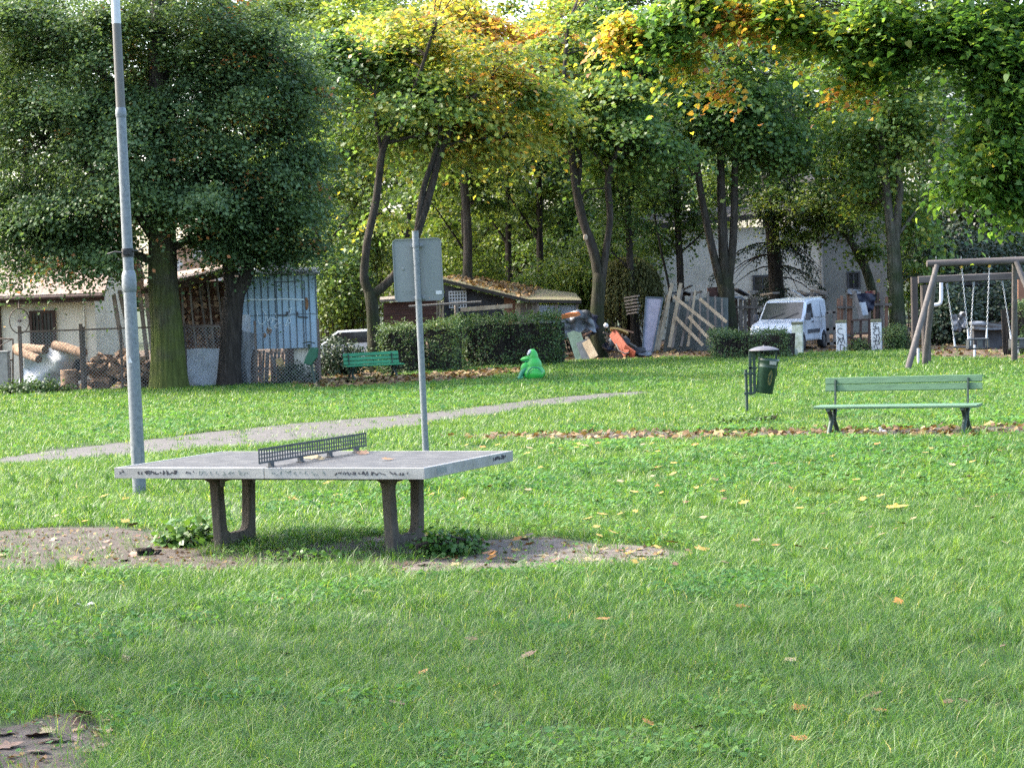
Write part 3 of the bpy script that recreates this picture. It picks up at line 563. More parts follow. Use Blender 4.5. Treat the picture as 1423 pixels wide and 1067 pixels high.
for x,y,c,lab,sc in ((770,911,'pink','curled pinkish-grey leaf alone in the foreground grass',1.5),(735,912,'brown','dark brown curled leaf beside the pinkish one in the foreground',1.2),(838,862,'orange','orange leaf standing in the grass below the dirt strip',1.2),(970,1012,'pale','tan leaf upright in the grass near the bottom edge',1.2),(1112,1028,'orange','rusty leaf in the grass near the bottom right',1.1),(110,992,'pink','large reddish leaf at the edge of the near bare earth',1.5),(1247,706,'yellow','bright yellow leaf in the grass far right of the table',1.6),(975,764,'yellow','yellow leaf at the right tip of the dirt strip',1.6)):
    drop(x,y,c,lab,None,sc,.05)
for x,y,c,lab in ((538,639,'orange','orange-brown leaf lying on the table top'),(432,637,'pale','pale leaf lying at the middle foot of the table net'),(445,637.5,'pale','second pale leaf tucked under the table net'),(505,630.5,'brown','small brown leaf at the far foot of the table net')):
    drop(x,y,c,lab,None,1.2,.722)
m=MB(); a=P(116,841,.04); m.grid(6,5,lambda u,v:a+Vector((-.06+.12*u+.02*v,-.05+.10*v,.012*math.sin(7*u+3*v)+.01*math.cos(9*v)))); m.solo('paper_scrap',M_white,'crumpled white paper scrap in the grass left of the table','paper')
# leaf litter: one mass on the track, under the hedge and in the yard
ln=[]
for pg_,dn,hh in ((TRACK,58,.0),(HEDGE_S,40,0.)):
    lo,hi=pg_.min(0),pg_.max(0); n=int((hi-lo).prod()*dn); p=lo+(hi-lo)*rng.random((n,2)); p=p[inside(p+rng.normal(0,.22,p.shape),pg_)]; ln.append(p)
lo,hi=np.array([-22,50]),np.array([24,76]); p=lo+(hi-lo)*rng.random((int((hi-lo).prod()*7),2)); ln.append(p[inside(p,YARD)])
for pg_,dn in ((DIRT_L,95),(DIRT_R,110),(DIRT_F,150),(DIRT_M,50)):
    lo,hi=pg_.min(0),pg_.max(0); p=lo+(hi-lo)*rng.random((int((hi-lo).prod()*dn),2)); ln.append(p[inside(p,pg_)])
ln.append(np.array([list(P(rx(560,1000),rx(742,800)))[:2] for _ in range(60)]))
ln=np.concatenate(ln); n=len(ln); M_litter=leafmat('leaf litter',[(0,(.05,.03,.02)),(.35,(.11,.065,.036)),(.6,(.17,.105,.05)),(.85,(.24,.17,.07)),(1,(.25,.21,.13))],.15,.7,.2,1.2)
tag(npmesh('leaf_litter',leaves(np.c_[ln,np.where(ln[:,1]<22,.012,rng.uniform(.012,.05,n))],np.c_[rng.normal(0,.45,(n,2)),np.ones(n)],np.c_[rng.normal(0,1,(n,2)),np.zeros(n)],np.where(ln[:,1]<22,rng.uniform(.012,.045,n),rng.uniform(.07,.13,n))*np.where(ln[:,1]>45,1.3,1),KITE*np.array([1.2,1,1])),4,M_litter,rng.random(n)),kind='stuff')
# ------------------------------------------------------------------ bark and leaves
def barkmat(name, stops, moss=None, mossh=3.5, vs=.12):
    m, nt, out = newmat(name); L=nt.links.new
    tc=N(nt,'ShaderNodeTexCoord'); mp=N(nt,'ShaderNodeMapping'); mp.inputs['Scale'].default_value=(1,1,vs); L(tc.outputs['Object'],mp.inputs[0])
    no=N(nt,'ShaderNodeTexNoise'); no.inputs['Scale'].default_value=16; no.inputs['Detail'].default_value=9; no.inputs['Roughness'].default_value=.7; L(mp.outputs[0],no.inputs[0])
    col=ramp(nt,stops,no.outputs[0]); b=N(nt,'ShaderNodeBsdfPrincipled'); b.inputs['Roughness'].default_value=.92; b.inputs['Specular IOR Level'].default_value=.15
    if moss:
        n2=N(nt,'ShaderNodeTexNoise'); n2.inputs['Scale'].default_value=1.6; n2.inputs['Detail'].default_value=7; L(tc.outputs['Object'],n2.inputs[0])
        sp=N(nt,'ShaderNodeSeparateXYZ'); L(tc.outputs['Object'],sp.inputs[0])
        a=N(nt,'ShaderNodeMath',operation='MULTIPLY_ADD'); a.inputs[1].default_value=-1/mossh; a.inputs[2].default_value=.62; L(sp.outputs[2],a.inputs[0])
        s=N(nt,'ShaderNodeMath',operation='ADD'); L(a.outputs[0],s.inputs[0]); L(n2.outputs[0],s.inputs[1])
        r=ramp(nt,[(.66,(0,0,0)),(1.,(1,1,1))],s.outputs[0]); mx=N(nt,'ShaderNodeMixRGB'); L(r,mx.inputs[0]); L(col,mx.inputs[1])
        L(ramp(nt,[(.3,tuple(.4*c for c in moss)),(.7,moss)],no.outputs[0]),mx.inputs[2]); L(mx.outputs[0],b.inputs[0])
    else: L(col,b.inputs[0])
    bp=N(nt,'ShaderNodeBump'); bp.inputs['Strength'].default_value=.9; bp.inputs['Distance'].default_value=.05; L(no.outputs[0],bp.inputs['Height']); L(bp.outputs[0],b.inputs['Normal'])
    L(b.outputs[0],out.inputs[0]); return m
K_lime=barkmat('lime bark',[(.3,(.018,.015,.013)),(.5,(.045,.039,.033)),(.7,(.085,.075,.063))],(.085,.105,.028),8.)
K_dark=barkmat('dark bark',[(.3,(.012,.010,.009)),(.5,(.030,.026,.022)),(.7,(.055,.048,.042))])
K_maple=barkmat('maple bark',[(.3,(.016,.013,.011)),(.5,(.042,.036,.030)),(.72,(.085,.075,.063))],(.035,.042,.02),7.)
K_pale=barkmat('pale bark',[(.3,(.035,.032,.026)),(.5,(.085,.078,.063)),(.7,(.15,.138,.115))],(.05,.065,.03),9.)
G_lime=leafmat('lime leaf',[(0,(.036,.070,.032)),(.35,(.068,.122,.052)),(.62,(.105,.165,.060)),(.82,(.15,.195,.05)),(.93,(.36,.28,.05)),(1,(.34,.14,.055))],.35,.5,.28,1.6)
G_maple=leafmat('maple leaf',[(0,(.045,.105,.036)),(.25,(.075,.150,.045)),(.45,(.120,.195,.048)),(.62,(.20,.245,.050)),(.76,(.34,.31,.05)),(.88,(.44,.27,.06)),(1,(.40,.18,.09))],.46,.45,.35,1.6)
G_wood=leafmat('woodland leaf',[(0,(.028,.062,.022)),(.3,(.055,.105,.028)),(.55,(.10,.155,.034)),(.8,(.17,.21,.042)),(1,(.30,.25,.06))],.42,.45,.3,1.45)
G_near=leafmat('near lime leaf',[(0,(.028,.075,.022)),(.3,(.050,.120,.030)),(.55,(.095,.175,.034)),(.72,(.19,.24,.04)),(.85,(.40,.32,.05)),(.95,(.44,.26,.05)),(1,(.36,.15,.05))],.5,.4,.4,1.8)
G_hedge=leafmat('hedge leaf',[(0,(.020,.045,.018)),(.4,(.045,.090,.032)),(.75,(.085,.14,.045)),(1,(.13,.13,.07))],.28,.5,.25,1.3)
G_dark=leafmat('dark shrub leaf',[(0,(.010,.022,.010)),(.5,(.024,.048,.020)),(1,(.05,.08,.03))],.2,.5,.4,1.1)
G_weep=leafmat('weeping twig leaf',[(0,(.035,.045,.018)),(.5,(.075,.085,.032)),(1,(.14,.13,.05))],.3,.6,.2,1.3)
G_nett=leafmat('nettle leaf',[(0,(.025,.065,.015)),(.5,(.05,.125,.025)),(1,(.10,.18,.035))],.35,.45,.35,1.5)
G_needle=leafmat('spruce needle',[(0,(.010,.024,.016)),(.5,(.022,.046,.030)),(1,(.045,.075,.05))],.12,.55,.3,1.1)
HEART=np.array([(0,-.42,.0),(.22,-.5,.10),(.42,-.30,.20),(.40,0,.20),(.20,.32,.10),(0,.58,-.10),(-.20,.32,.10),(-.40,0,.20),(-.42,-.30,.20),(-.22,-.5,.10)])
def resample(pts,k=5):
    out=[]
    for i in range(len(pts)-1):
        for j in range(k):
            t=j/k; p0=pts[max(i-1,0)]; p1=pts[i]; p2=pts[i+1]; p3=pts[min(i+2,len(pts)-1)]
            out.append(.5*((2*p1)+(-p0+p2)*t+(2*p0-5*p1+4*p2-p3)*t*t+(-p0+3*p1-3*p2+p3)*t**3))
    out.append(pts[-1]); return out
def limb_np(Y,pts):
    a=[]
    for q in pts:
        x,y,r=q[:3]; dy=q[3] if len(q)>3 else 0
        p=A(x,y,Y+dy); a.append(np.array([p.x,p.y,p.z,r]))
    return resample(a)
def foliage(cl, n, lsize, spread, tint0, tmpl, flat=.5, upw=.7, droop=.35, outw=None, cent=None, tn=.11, ls=None):
    """cl (k,3) clump centres -> leaves gathered round them"""
    k=len(cl); i=rng.integers(0,k,n); sp=spread*np.random.default_rng(5).uniform(.6,1.35,k)[i]
    off=rng.normal(0,1,(n,3))*sp[:,None]*np.array([1,1,flat]); p=cl[i]+off; r2=np.hypot(off[:,0],off[:,1]); p[:,2]-=.25*r2*r2/np.maximum(sp,.05)
    out=p-(cent if cent is not None else cl.mean(0)); out=nrmz(out)
    nr=rng.normal(0,.42,(n,3))+out*.30; nr[:,2]+=upw
    tp=nrmz(off+out*.3)+rng.normal(0,.6,(n,3)); tp[:,2]-=droop
    ct=np.random.default_rng(11).normal(0,.09,k)[i]
    t=(tint0[i] if isinstance(tint0,np.ndarray) else tint0)+ct+rng.normal(0,tn,n)
    return leaves(p,nr,tp,rng.uniform(.65,1.25,n)*lsize,tmpl),t
def ellip(n,c,r,shell=.45):
    d=nrmz(rng.normal(0,1,(n,3))); q=rng.random(n)**shell; return np.array(c)+d*q[:,None]*np.array(r)
def sprays(k,c,r):
    """clump centres strung along boughs that run from the inside of an ellipsoid out past its edge"""
    nb=max(2,k//7); e=ellip(nb,(0,0,0),(1,1,1),.22)*rng.uniform(.7,1.36,(nb,1)); i=rng.integers(0,nb,k); u=rng.uniform(.35,1.06,(k,1))**.7
    p=e[i]*u*r; p[:,2]-=.10*r[2]*u[:,0]**2; p+=rng.normal(0,.16,(k,3))*np.array([1,1,.45])*min(1.6,r.mean()); return c+p
def tree(name,label,Y,limbs,blobs,lm,lsize,n,bark,tmpl=KITE,spread=.42,perclump=45,flat=.45,cat='tree',group=None,twigs=50,rare=0.,droop=.35,loc=None,flare=1.5,sides=12,rs=.64,ridge=0.):
    limbs=[[(q[0],q[1],q[2]*rs,*q[3:]) for q in l] for l in limbs]
    L=[limb_np(Y,l) for l in limbs]; b=L[0][0]
    t=thing(name,label,cat,loc or (b[0],b[1],0),0,group)
    m=MB(); samp=[]
    for j,l in enumerate(L):
        rad=[q[3] for q in l]
        if j==0:
            l=[np.array([l[0][0],l[0][1],-.15,l[0][3]])]+l[0:]; rad=[rad[0]*flare]+[r*(1+(flare-1)*.8*max(0,1-i/4.)**2) for i,r in enumerate(rad)]
        m.tube([q[:3] for q in l],rad,sides if j==0 else min(sides,14),wob=.045,ridge=ridge if j==0 else 0); samp+=[q for q in l[len(l)//3:]]
    samp=np.array(samp); cls,tin=[],[]; vol=np.array([bl[2]*bl[3]*max(bl[4],.3)*(.07 if bl[1]<-60 or bl[0]>1470 else 1) for bl in blobs])**.75; vol/=vol.sum(); nc=max(4,n//perclump)
    for bl,v in zip(blobs,vol):
        px,py,rx_,ry_,rd=bl[:5]; tt=bl[5] if len(bl)>5 else .35; dy=bl[6] if len(bl)>6 else (1.1 if name=='maple_tree' else 0)
        c=A(px,py,Y+dy); s=(Y+dy)/F; k=max(3,int(nc*v)); cls.append(sprays(k,np.array(c),np.array([rx_*s,rd,ry_*s]))); tin.append(np.full(k,tt))
    cl=np.concatenate(cls); tin=np.concatenate(tin); cl[:,2]=np.maximum(cl[:,2],.6)
    tin=tin+.10*vnoise(cl,.9,41)
    if rare: tin=np.where(rng.random(len(cl))<rare,rng.uniform(.9,1.,len(cl)),tin)
    # twigs from the limbs to some of the clumps
    for q in cl[rng.permutation(len(cl))[:twigs]]:
        d=np.linalg.norm(samp[:,:3]-q,axis=1)+np.maximum(0,samp[:,2]-q[2]); s_=samp[d.argmin()]
        a=s_[:3]; mid=(a+q)/2+rng.normal(0,.12,3)*np.linalg.norm(q-a)*.6+np.array([0,0,.08*np.linalg.norm(q-a)]); r=min(s_[3]*.55,.014+.020*np.linalg.norm(q-a))
        m.tube([a,(a+mid)/2+rng.normal(0,.05,3),mid,(mid+q)/2+rng.normal(0,.05,3),q],[r,r*.85,r*.65,r*.45,r*.2],5,cap=False)
    m.build('trunk',bark,t)
    v,ti=foliage(cl,n,lsize,spread,tin,tmpl,flat,droop=droop,cent=cl.mean(0)-np.array([0,0,1.5]))
    npmesh('crown',v,len(tmpl),lm,ti,t)
    return t
def bush(name,label,Y,c,r,rd,n,lsize,lm,tmpl=OVAL,spread=.16,tint=.45,cat='shrub',group=None,perclump=14,floor=.03,box=False,flat=.8,upw=.5,core=None,droop=.1):
    """shrub or clipped hedge: c, r pixel ellipse / half box at distance Y, rd half depth"""
    p=A(c[0],c[1],Y); s=Y/F; R=np.array([r[0]*s,rd,r[1]*s]); t=thing(name,label,cat,(p.x,p.y,0),0,group); nc=max(4,n//perclump)
    if box:
        q=rng.uniform(-1,1,(nc,3)); ax=rng.choice(3,nc,p=[.14,.46,.40]); q[np.arange(nc),ax]=np.sign(q[np.arange(nc),ax])*rng.uniform(.86,1.02,nc)
        q=np.sign(q)*np.abs(q)**.9; cl=np.array(p)+q*R; cl+=np.c_[vnoise(cl,1.8,51),vnoise(cl,1.8,52),vnoise(cl,1.8,53)]*.09
    else:
        cl=ellip(nc,p,R,.3); cl+=np.c_[vnoise(cl,2.,54),vnoise(cl,2.,55),vnoise(cl,2.,56)]*R.min()*.22
    cl[:,2]=np.maximum(cl[:,2],floor)
    v,ti=foliage(cl,n,lsize,spread,tint+.16*vnoise(cl,1.1,57),tmpl,flat,upw=upw,droop=droop,cent=np.array(p)-np.array([0,0,R[2]*.6]))
    m=MB()
    for k in range(40 if n>3000 else 14):                   # branching stems
        a=Vector((p.x+random.uniform(-.8,.8)*R[0],p.y+random.uniform(-.6,.6)*R[1],-.05)); b=Vector((p.x+random.uniform(-.9,.9)*R[0],p.y+random.uniform(-.8,.8)*R[1],p.z+random.uniform(-.2,.8)*R[2])); m.tube([a,a.lerp(b,.5)+Vector((random.uniform(-.1,.1),0,.05)),b],[.022,.016,.006],5,cap=False)
    if core:                                                # the dense woody inside of a clipped hedge
        for k in range(int(core)):
            u=random.uniform(-.9,.9); a=Vector((p.x+u*R[0],p.y+random.uniform(-.5,.5)*R[1],0)); m.slab([a+Vector((dx,random.uniform(-.1,.1),dz)) for dx,dz in ((-.3,0),(.3,0),(.34,(p.z+R[2])*.85),(-.32,(p.z+R[2])*.83))],(0,.05,0))
    m.build('stems',K_dark,t)
    npmesh('foliage',v,len(tmpl),lm,ti,t); return t
# ------------------------------------------------------------------ the trees of the park
tree('lime_tree','huge dark lime tree with a thick moss-green trunk behind the lamp post',gd(235,541),
 [[(236,541,.50),(234,470,.44),(228,400,.40),(226,340,.37),(224,250,.34),(222,150,.29),(220,40,.22),(222,-120,.12)],[(226,345,.2),(180,280,.15),(120,230,.10),(60,200,.05)],[(224,300,.2),(280,240,.15),(340,200,.1),(400,190,.05)],[(222,200,.18),(160,120,.12),(90,60,.07)],[(221,150,.16),(290,80,.11),(350,20,.07)],[(228,370,.13),(170,350,.1),(110,365,.06)],[(228,350,.12),(300,320,.09),(350,330,.05)]],
 [(105,110,115,130,3.2,.36),(230,110,150,140,3.4,.34),(345,150,95,140,3.,.36),(70,270,85,90,2.8,.34),(180,265,95,70,3.,.32),(300,270,120,75,3.,.33),(60,345,62,48,2.2,.34),(135,350,55,42,2.,.34),(385,270,50,75,2.2,.36),(225,-150,210,170,3.6,.4),(20,120,70,130,2.6,.38),(40,20,80,60,2.6,.42),(330,40,95,60,2.8,.40),(410,110,40,70,2.2,.40),(0,260,50,80,2.2,.36),(420,230,28,50,1.6,.38),(225,30,60,50,2.4,.4),(150,30,60,50,2.4,.4),(280,10,60,40,2.2,.4),(10,20,50,50,2.2,.4)],
 G_lime,.10,225000,K_lime,KITE,.34,105,.36,rare=.022,rs=.88,twigs=170,flare=1.16,sides=150,ridge=.035,droop=.55)
tree('lime_tree','smaller dark forked tree between the woodshed and the blue metal shed',gd(320,537),
 [[(319,537,.34),(321,480,.30),(324,430,.29),(327,405,.29)],[(326,408,.2),(318,385,.17),(315,350,.14),(312,290,.09)],[(329,408,.24),(341,385,.2),(346,350,.16),(350,280,.1)]],
 [(340,318,85,38,1.6,.34),(390,335,50,38,1.4,.36),(300,338,50,26,1.2,.32),(340,270,80,50,2.,.34)],
 G_lime,.10,32000,K_dark,KITE,.30,110,.36,rare=.03,rs=.85,twigs=40,flare=1.15,sides=80,ridge=.03,droop=.6)
Y3=gd(522,517)
tree('maple_tree','leaning two-stemmed maple with yellowing crown behind the left bench',Y3,
 [[(521,517,.33),(519,455,.28),(515,405,.26)],[(514,408,.21),(506,385,.19),(510,340,.17),(523,275,.165),(532,210,.15),(551,165,.12),(575,125,.09),(600,50,.06)],[(517,412,.2),(545,386,.18),(570,350,.17),(582,318,.17),(600,260,.16),(615,205,.12),(640,160,.09),(680,110,.06)],[(579,330,.14),(588,265,.13),(604,215,.11),(612,180,.09),(600,120,.06)],[(531,215,.08),(522,165,.07),(521,130,.05)],[(538,199,.08),(575,190,.07),(612,182,.05)],[(612,205,.07),(650,195,.05),(700,190,.03)]],
 [(480,95,80,80,3.,.24),(560,50,110,60,3.4,.46),(640,45,115,55,3.4,.60),(695,140,75,60,3.,.64),(610,140,95,50,3.,.44),(540,170,70,40,2.6,.34),(730,185,55,40,2.4,.58),(660,185,75,35,2.6,.45),(520,300,26,12,.9,.5),(620,-120,200,120,3.6,.62),(445,60,60,70,2.6,.34),(450,160,50,40,2.2,.30),(750,80,60,70,2.6,.52),(520,110,90,60,3.,.36)],
 G_maple,.145,40000,K_maple,MAPLE,.52,130,.13,twigs=70,droop=.45)
tree('maple_tree','tall yellow and orange maple rising behind the leaning two-stemmed one',69,
 [[(648,440,.26),(650,330,.22),(645,240,.19),(655,140,.15),(660,40,.09)],[(648,250,.12),(690,170,.09),(730,110,.05)],[(647,240,.11),(600,160,.08),(560,100,.05)]],
 [(520,70,80,80,3.,.50),(620,40,100,60,3.4,.68),(720,60,80,70,3.,.83),(460,130,60,70,2.6,.40),(700,170,70,50,2.6,.60),(580,150,80,50,2.8,.50),(745,130,50,40,2.2,.80),(780,40,60,60,2.6,.70),(640,200,90,30,2.4,.48),(470,40,40,40,2.,.70)],
 G_maple,.15,30000,K_maple,MAPLE,.52,110,.15,twigs=60)
Y4=64.8
t4=tree('maple_tree','tall forked maple rising out of the junk heap',Y4,
 [[(832,497,.36),(830,430,.32),(834,380,.32)],[(832,384,.24),(825,350,.24),(812,312,.21),(801,265,.2),(795,215,.17),(788,160,.13),(784,110,.1),(790,30,.06)],[(837,384,.2),(842,348,.17),(848,300,.155),(845,250,.155),(858,210,.10),(872,175,.07),(880,120,.04)],[(802,268,.12),(806,225,.11),(798,190,.08)],[(847,250,.06),(835,225,.05),(815,200,.03)],[(846,262,.05),(815,265,.045),(808,280,.04)]],
 [(790,75,80,85,3.,.48),(855,150,75,60,2.8,.30),(760,150,50,50,2.6,.54),(880,60,80,70,3.,.27),(835,215,50,35,2.,.34),(835,-110,150,110,3.4,.45),(905,190,50,40,2.,.25)],
 G_maple,.145,33000,K_maple,MAPLE,.52,130,.13,twigs=70)
m=MB(); c=A(813.5,330,Y4-.21); m.ball(c,.075,14,8,(.9,.35,1.25)); m.build('pruning_scar',mat('cut wood',[(.3,(.22,.15,.10)),(.5,(.42,.32,.23)),(.7,(.52,.43,.33))],.8,14.),t4)
tree('maple_tree','broad many-stemmed dark maple growing left of the white van',70,
 [[(1014,492,.50),(1012,440,.44),(1008,395,.42)],[(1008,398,.27),(1005,345,.25),(1003,280,.22),(1001,200,.17),(1000,110,.1)],[(1004,400,.24),(991,352,.2),(978,290,.18),(968,225,.155),(964,175,.1),(958,110,.05)],[(1012,400,.22),(1019,330,.2),(1021,250,.17),(1024,170,.1)],[(969,228,.07),(930,206,.06),(885,186,.05),(862,195,.03)],[(975,265,.07),(950,220,.05)]],
 [(955,130,85,70,3.2,.22),(1050,130,85,80,3.2,.22),(1000,55,120,60,3.6,.28),(930,190,60,32,2.4,.20),(1090,190,65,40,2.6,.20),(1010,185,70,35,2.4,.2),(1010,-120,180,120,3.8,.3)],
 G_maple,.145,41000,K_maple,MAPLE,.54,140,.13,twigs=70)
# spruce: bare lower trunk, drooping boughs
def spruce():
    Y=77; t=thing('spruce_tree','gaunt dark spruce with drooping boughs in front of the white house','tree',(A(1082,450,Y).x,Y,0))
    l=limb_np(Y,[(1084,460,.29),(1079,400,.27),(1073,320,.24),(1066,240,.21),(1061,160,.17),(1058,60,.11),(1057,-60,.04)]); m=MB(); m.tube([q[:3] for q in l],[q[3] for q in l],12,wob=.04)
    pos,nr,tp=[],[],[]
    for k in range(110):
        i=rng.integers(3,len(l)-2); q=l[i]; h=q[2]; a=rng.uniform(0,6.28); ln=rng.uniform(.8,2.4)*(1-.045*max(0,h-5)); bare=rng.random()<.12 and h>4
        d=np.array([math.cos(a),math.sin(a),0]); pts=[q[:3]+d*ln*u+np.array([0,0,-.62*ln*u*u+.10*ln*u]) for u in (0,.25,.5,.75,1)]
        m.tube(pts,[.035,.028,.02,.013,.006],5,cap=False)
        if bare: continue
        if h<5.5 and rng.random()<.45: continue
        nn=int(200*ln); u=rng.uniform(.2,1,nn); base=q[:3]+np.outer(u*ln,d); base[:,2]+=-.62*ln*u*u+.10*ln*u
        side=np.array([-d[1],d[0],0]); sw_=rng.normal(0,.20,nn)*(1.15-u*.7); base+=np.outer(sw_,side); base[:,2]-=np.abs(rng.normal(0,.22,nn))*(.3+u)
        pos.append(base); nr.append(rng.normal(0,1,(nn,3))+np.array([0,0,.4])); tp.append(np.outer(np.sign(sw_),side)*.5+d*.5+rng.normal(0,.25,(nn,3))-np.array([0,0,.9]))
    m.build('trunk',K_dark,t); pos=np.concatenate(pos); n=len(pos)
    v=leaves(pos,np.concatenate(nr),np.concatenate(tp),rng.uniform(.08,.17,n),KITE*np.array([.42,1,1])); npmesh('boughs',v,4,G_needle,.45+.2*vnoise(pos,1.5,3)+rng.normal(0,.15,n),t)
spruce()
tree('maple_tree','ivy-mottled twin-stemmed tree between the round bush and the swings',70.5,
 [[(1250,478,.40),(1245,400,.37),(1241,335,.34)],[(1240,338,.24),(1233,275,.22),(1226,205,.17),(1222,130,.1)],[(1244,338,.22),(1250,270,.2),(1249,205,.15),(1258,130,.1)],[(1246,330,.08),(1275,290,.06),(1300,250,.04)]],
 [(1195,180,75,95,3.,.37),(1265,175,70,95,3.,.33),(1230,80,110,70,3.4,.40),(1285,300,36,50,1.8,.36),(1280,370,26,40,1.3,.42),(1225,-100,150,110,3.4,.45),(1205,270,45,40,1.8,.38)],
 G_maple,.15,26000,K_pale,MAPLE,.40,34,.35,twigs=60)
tree('leaning_tree','pale leaning trunk arching over the plank fence by the house wall',76,
 [[(1216,420,.27),(1205,380,.25),(1193,355,.22),(1180,332,.18),(1160,312,.12),(1128,300,.07),(1110,290,.03)],[(1182,336,.11),(1186,295,.09),(1180,250,.06)],[(1165,316,.07),(1150,330,.05),(1140,345,.03)]],
 [(1120,270,48,30,1.6,.55),(1165,255,55,40,2.,.52),(1190,300,42,42,1.6,.40),(1150,300,40,22,1.3,.48),(1180,215,50,40,2.,.5),(1095,320,40,26,1.4,.44),(1200,340,26,24,1.2,.42),(1070,285,40,30,1.6,.46)],
 G_wood,.14,14000,K_pale,KITE,.3,24,.3,twigs=40,droop=.6,flare=1.1)
tree('slender_tree','slim grey tree standing behind the leaning timbers',74,
 [[(950,470,.22),(946,400,.19),(943,330,.185),(940,270,.16),(938,190,.11),(936,110,.06)],[(944,345,.07),(915,325,.05),(885,305,.03)],[(945,352,.06),(975,325,.045),(990,300,.03)]],
 [(915,260,55,40,2.,.30),(900,215,60,40,2.2,.3),(935,120,70,60,2.4,.35),(900,330,40,22,1.4,.34),(960,315,40,26,1.4,.36),(925,290,60,30,1.6,.34)],G_wood,.13,12000,K_dark,KITE,.3,26,.35,twigs=40)
tree('slender_tree','thin bent sapling left of the slim grey tree',73,
 [[(935,430,.07),(928,390,.065),(918,345,.06),(908,290,.05),(900,230,.03)]],[(905,240,40,30,1.2,.36),(885,280,26,26,1.,.4)],G_wood,.12,2600,K_dark,KITE,.26,22,.35,twigs=16)
tree('ivy_tree','trunk hung with weeping brownish twigs beside the lilac panel',69.5,
 [[(884,480,.24),(880,420,.2),(876,370,.18),(873,300,.15),(870,220,.1)],[(876,375,.06),(850,350,.04)]],
 [(870,250,50,50,1.8,.3),(860,310,40,40,1.5,.32),(880,190,50,40,1.8,.3)],G_wood,.12,7000,K_dark,KITE,.28,26,.35,twigs=40)
def weeping(label,Y,c,r,rd,n,lm,tint):
    p=A(c[0],c[1],Y); s=Y/F; t=thing('weeping_shrub',label,'shrub',(p.x,p.y,0),0,'weeping shrubs round the junk heap'); m=MB(); P_,T_=[],[]
    for k in range(n):
        a=rng.uniform(0,6.28); q=rng.random()**.5; tx=p.x+math.cos(a)*q*r[0]*s; ty=p.y+math.sin(a)*q*rd; top=p.z+r[1]*s*(.3+.7*math.sqrt(max(0,1-q*q))); ln=rng.uniform(.5,1.)*r[1]*s*1.5
        k2=int(ln*34); u=np.linspace(0,1,k2); x=tx+math.cos(a)*.35*np.sin(u*1.6)*r[0]*s*.5; y=ty+math.sin(a)*.3*np.sin(u*1.6); z=np.maximum(.05,top-ln*u**1.3)
        P_.append(np.c_[x,y,z]+rng.normal(0,.035,(k2,3)))
        if k%6==0: m.tube([(p.x,p.y,0),(p.x*.5+tx*.5,ty*.5+p.y*.5,top*.7),(tx,ty,top),(x[-1],y[-1],z[-1])],[.03,.02,.01,.004],5,cap=False)
    m.build('stems',K_dark,t); P_=np.concatenate(P_); n=len(P_); tp=np.c_[rng.normal(0,.3,(n,2)),-np.ones(n)]
    npmesh('foliage',leaves(P_,rng.normal(0,1,(n,3)),tp,rng.uniform(.08,.15,n),KITE*np.array([.6,1,1])),4,lm,tint+.2*vnoise(P_,1.,61)+rng.normal(0,.15,n),t)
weeping('olive weeping shrub left of the lilac panel',70.5,(872,410),(44,50),1.3,380,G_weep,.5)
weeping('green cascading shrub between the shed roof and the forked maple',72.5,(795,415),(50,42),1.6,420,G_wood,.42)
# ------------------------------------------------------------------ the wood behind
bt=[ # x, foot y, Y, trunk radius, top y, lean, crown blobs..., label
 (655,436,76,.20,215,-14,'slim dark tree behind the shed roof, nearest the sign'),(668,436,83,.16,225,-26,'thin leaning tree behind the sign panel'),(709,436,80,.24,200,-4,'straight dark tree behind the middle of the shed'),
 (722,436,92,.16,230,10,'thin tree just right of the straight dark one'),(752,436,79,.26,190,-3,'dark tree behind the right end of the shed roof'),(770,436,90,.15,240,8,'thin leaning tree beyond the shed roof corner'),
 (560,440,88,.22,180,12,'tree half hidden behind the sign panel'),(468,446,74,.30,205,-38,'dark leaning tree between the blue shed and the bench'),(602,440,96,.2,190,6,'far tree between the sign and the shed'),
 (905,446,94,.2,180,4,'far tree above the dark house roof'),(1130,446,98,.24,150,-6,'far tree above the house gable'),(1300,446,84,.28,190,10,'dark tree behind the swing frame'),(1380,446,80,.30,210,-22,'leaning dark tree behind the right swing'),(30,446,92,.3,150,6,'far tree behind the cream house'),(400,446,86,.26,170,8,'tree behind the blue metal shed')]
for i,(x,y,Y,r,ty,ln,lab) in enumerate(bt):
    s=100*76/Y
    yb=proj((A(x,430,Y).x,Y,0))[1]
    lm=[(x,yb,r),(x+ln*.3,yb-70,r*.85),(x+ln*.7,(yb+ty)/2-20,r*.7),(x+ln,ty,r*.45),(x+ln*1.2,ty-110,r*.15)]
    lb_=[(x+ln*.5,(yb+ty)/2,r*.4),(x+ln*.5+30*(1 if i%2 else -1),(yb+ty)/2-45,r*.25),(x+ln*.5+55*(1 if i%2 else -1),(yb+ty)/2-80,r*.12)]
    tb=.30+.10*((i*5)%4)/3+(.12 if 600<x<760 else 0)
    bl=[(x+ln,ty-30,58,70,2.4,tb),(x+ln-34,ty+10,42,45,1.9,tb-.05),(x+ln+36,ty+5,42,45,1.9,tb+.05),(x+ln,ty-140,80,80,3.,tb+.06),(x+ln*.6+24,ty+75,34,28,1.3,tb+.04),(x+ln*.6-26,ty+95,30,26,1.2,tb)]
    if x in (1300,1380): bl+= [(x,300,70,50,2.,.1),(x+20,350,60,36,1.6,.08)]
    tree('woodland_tree',lab,Y,[lm,lb_],bl,G_wood if x not in (1300,1380) else G_dark,.17,13000,K_dark,KITE,.48,90,.2,group='trees of the wood behind the park',twigs=36,flare=1.2,sides=9)
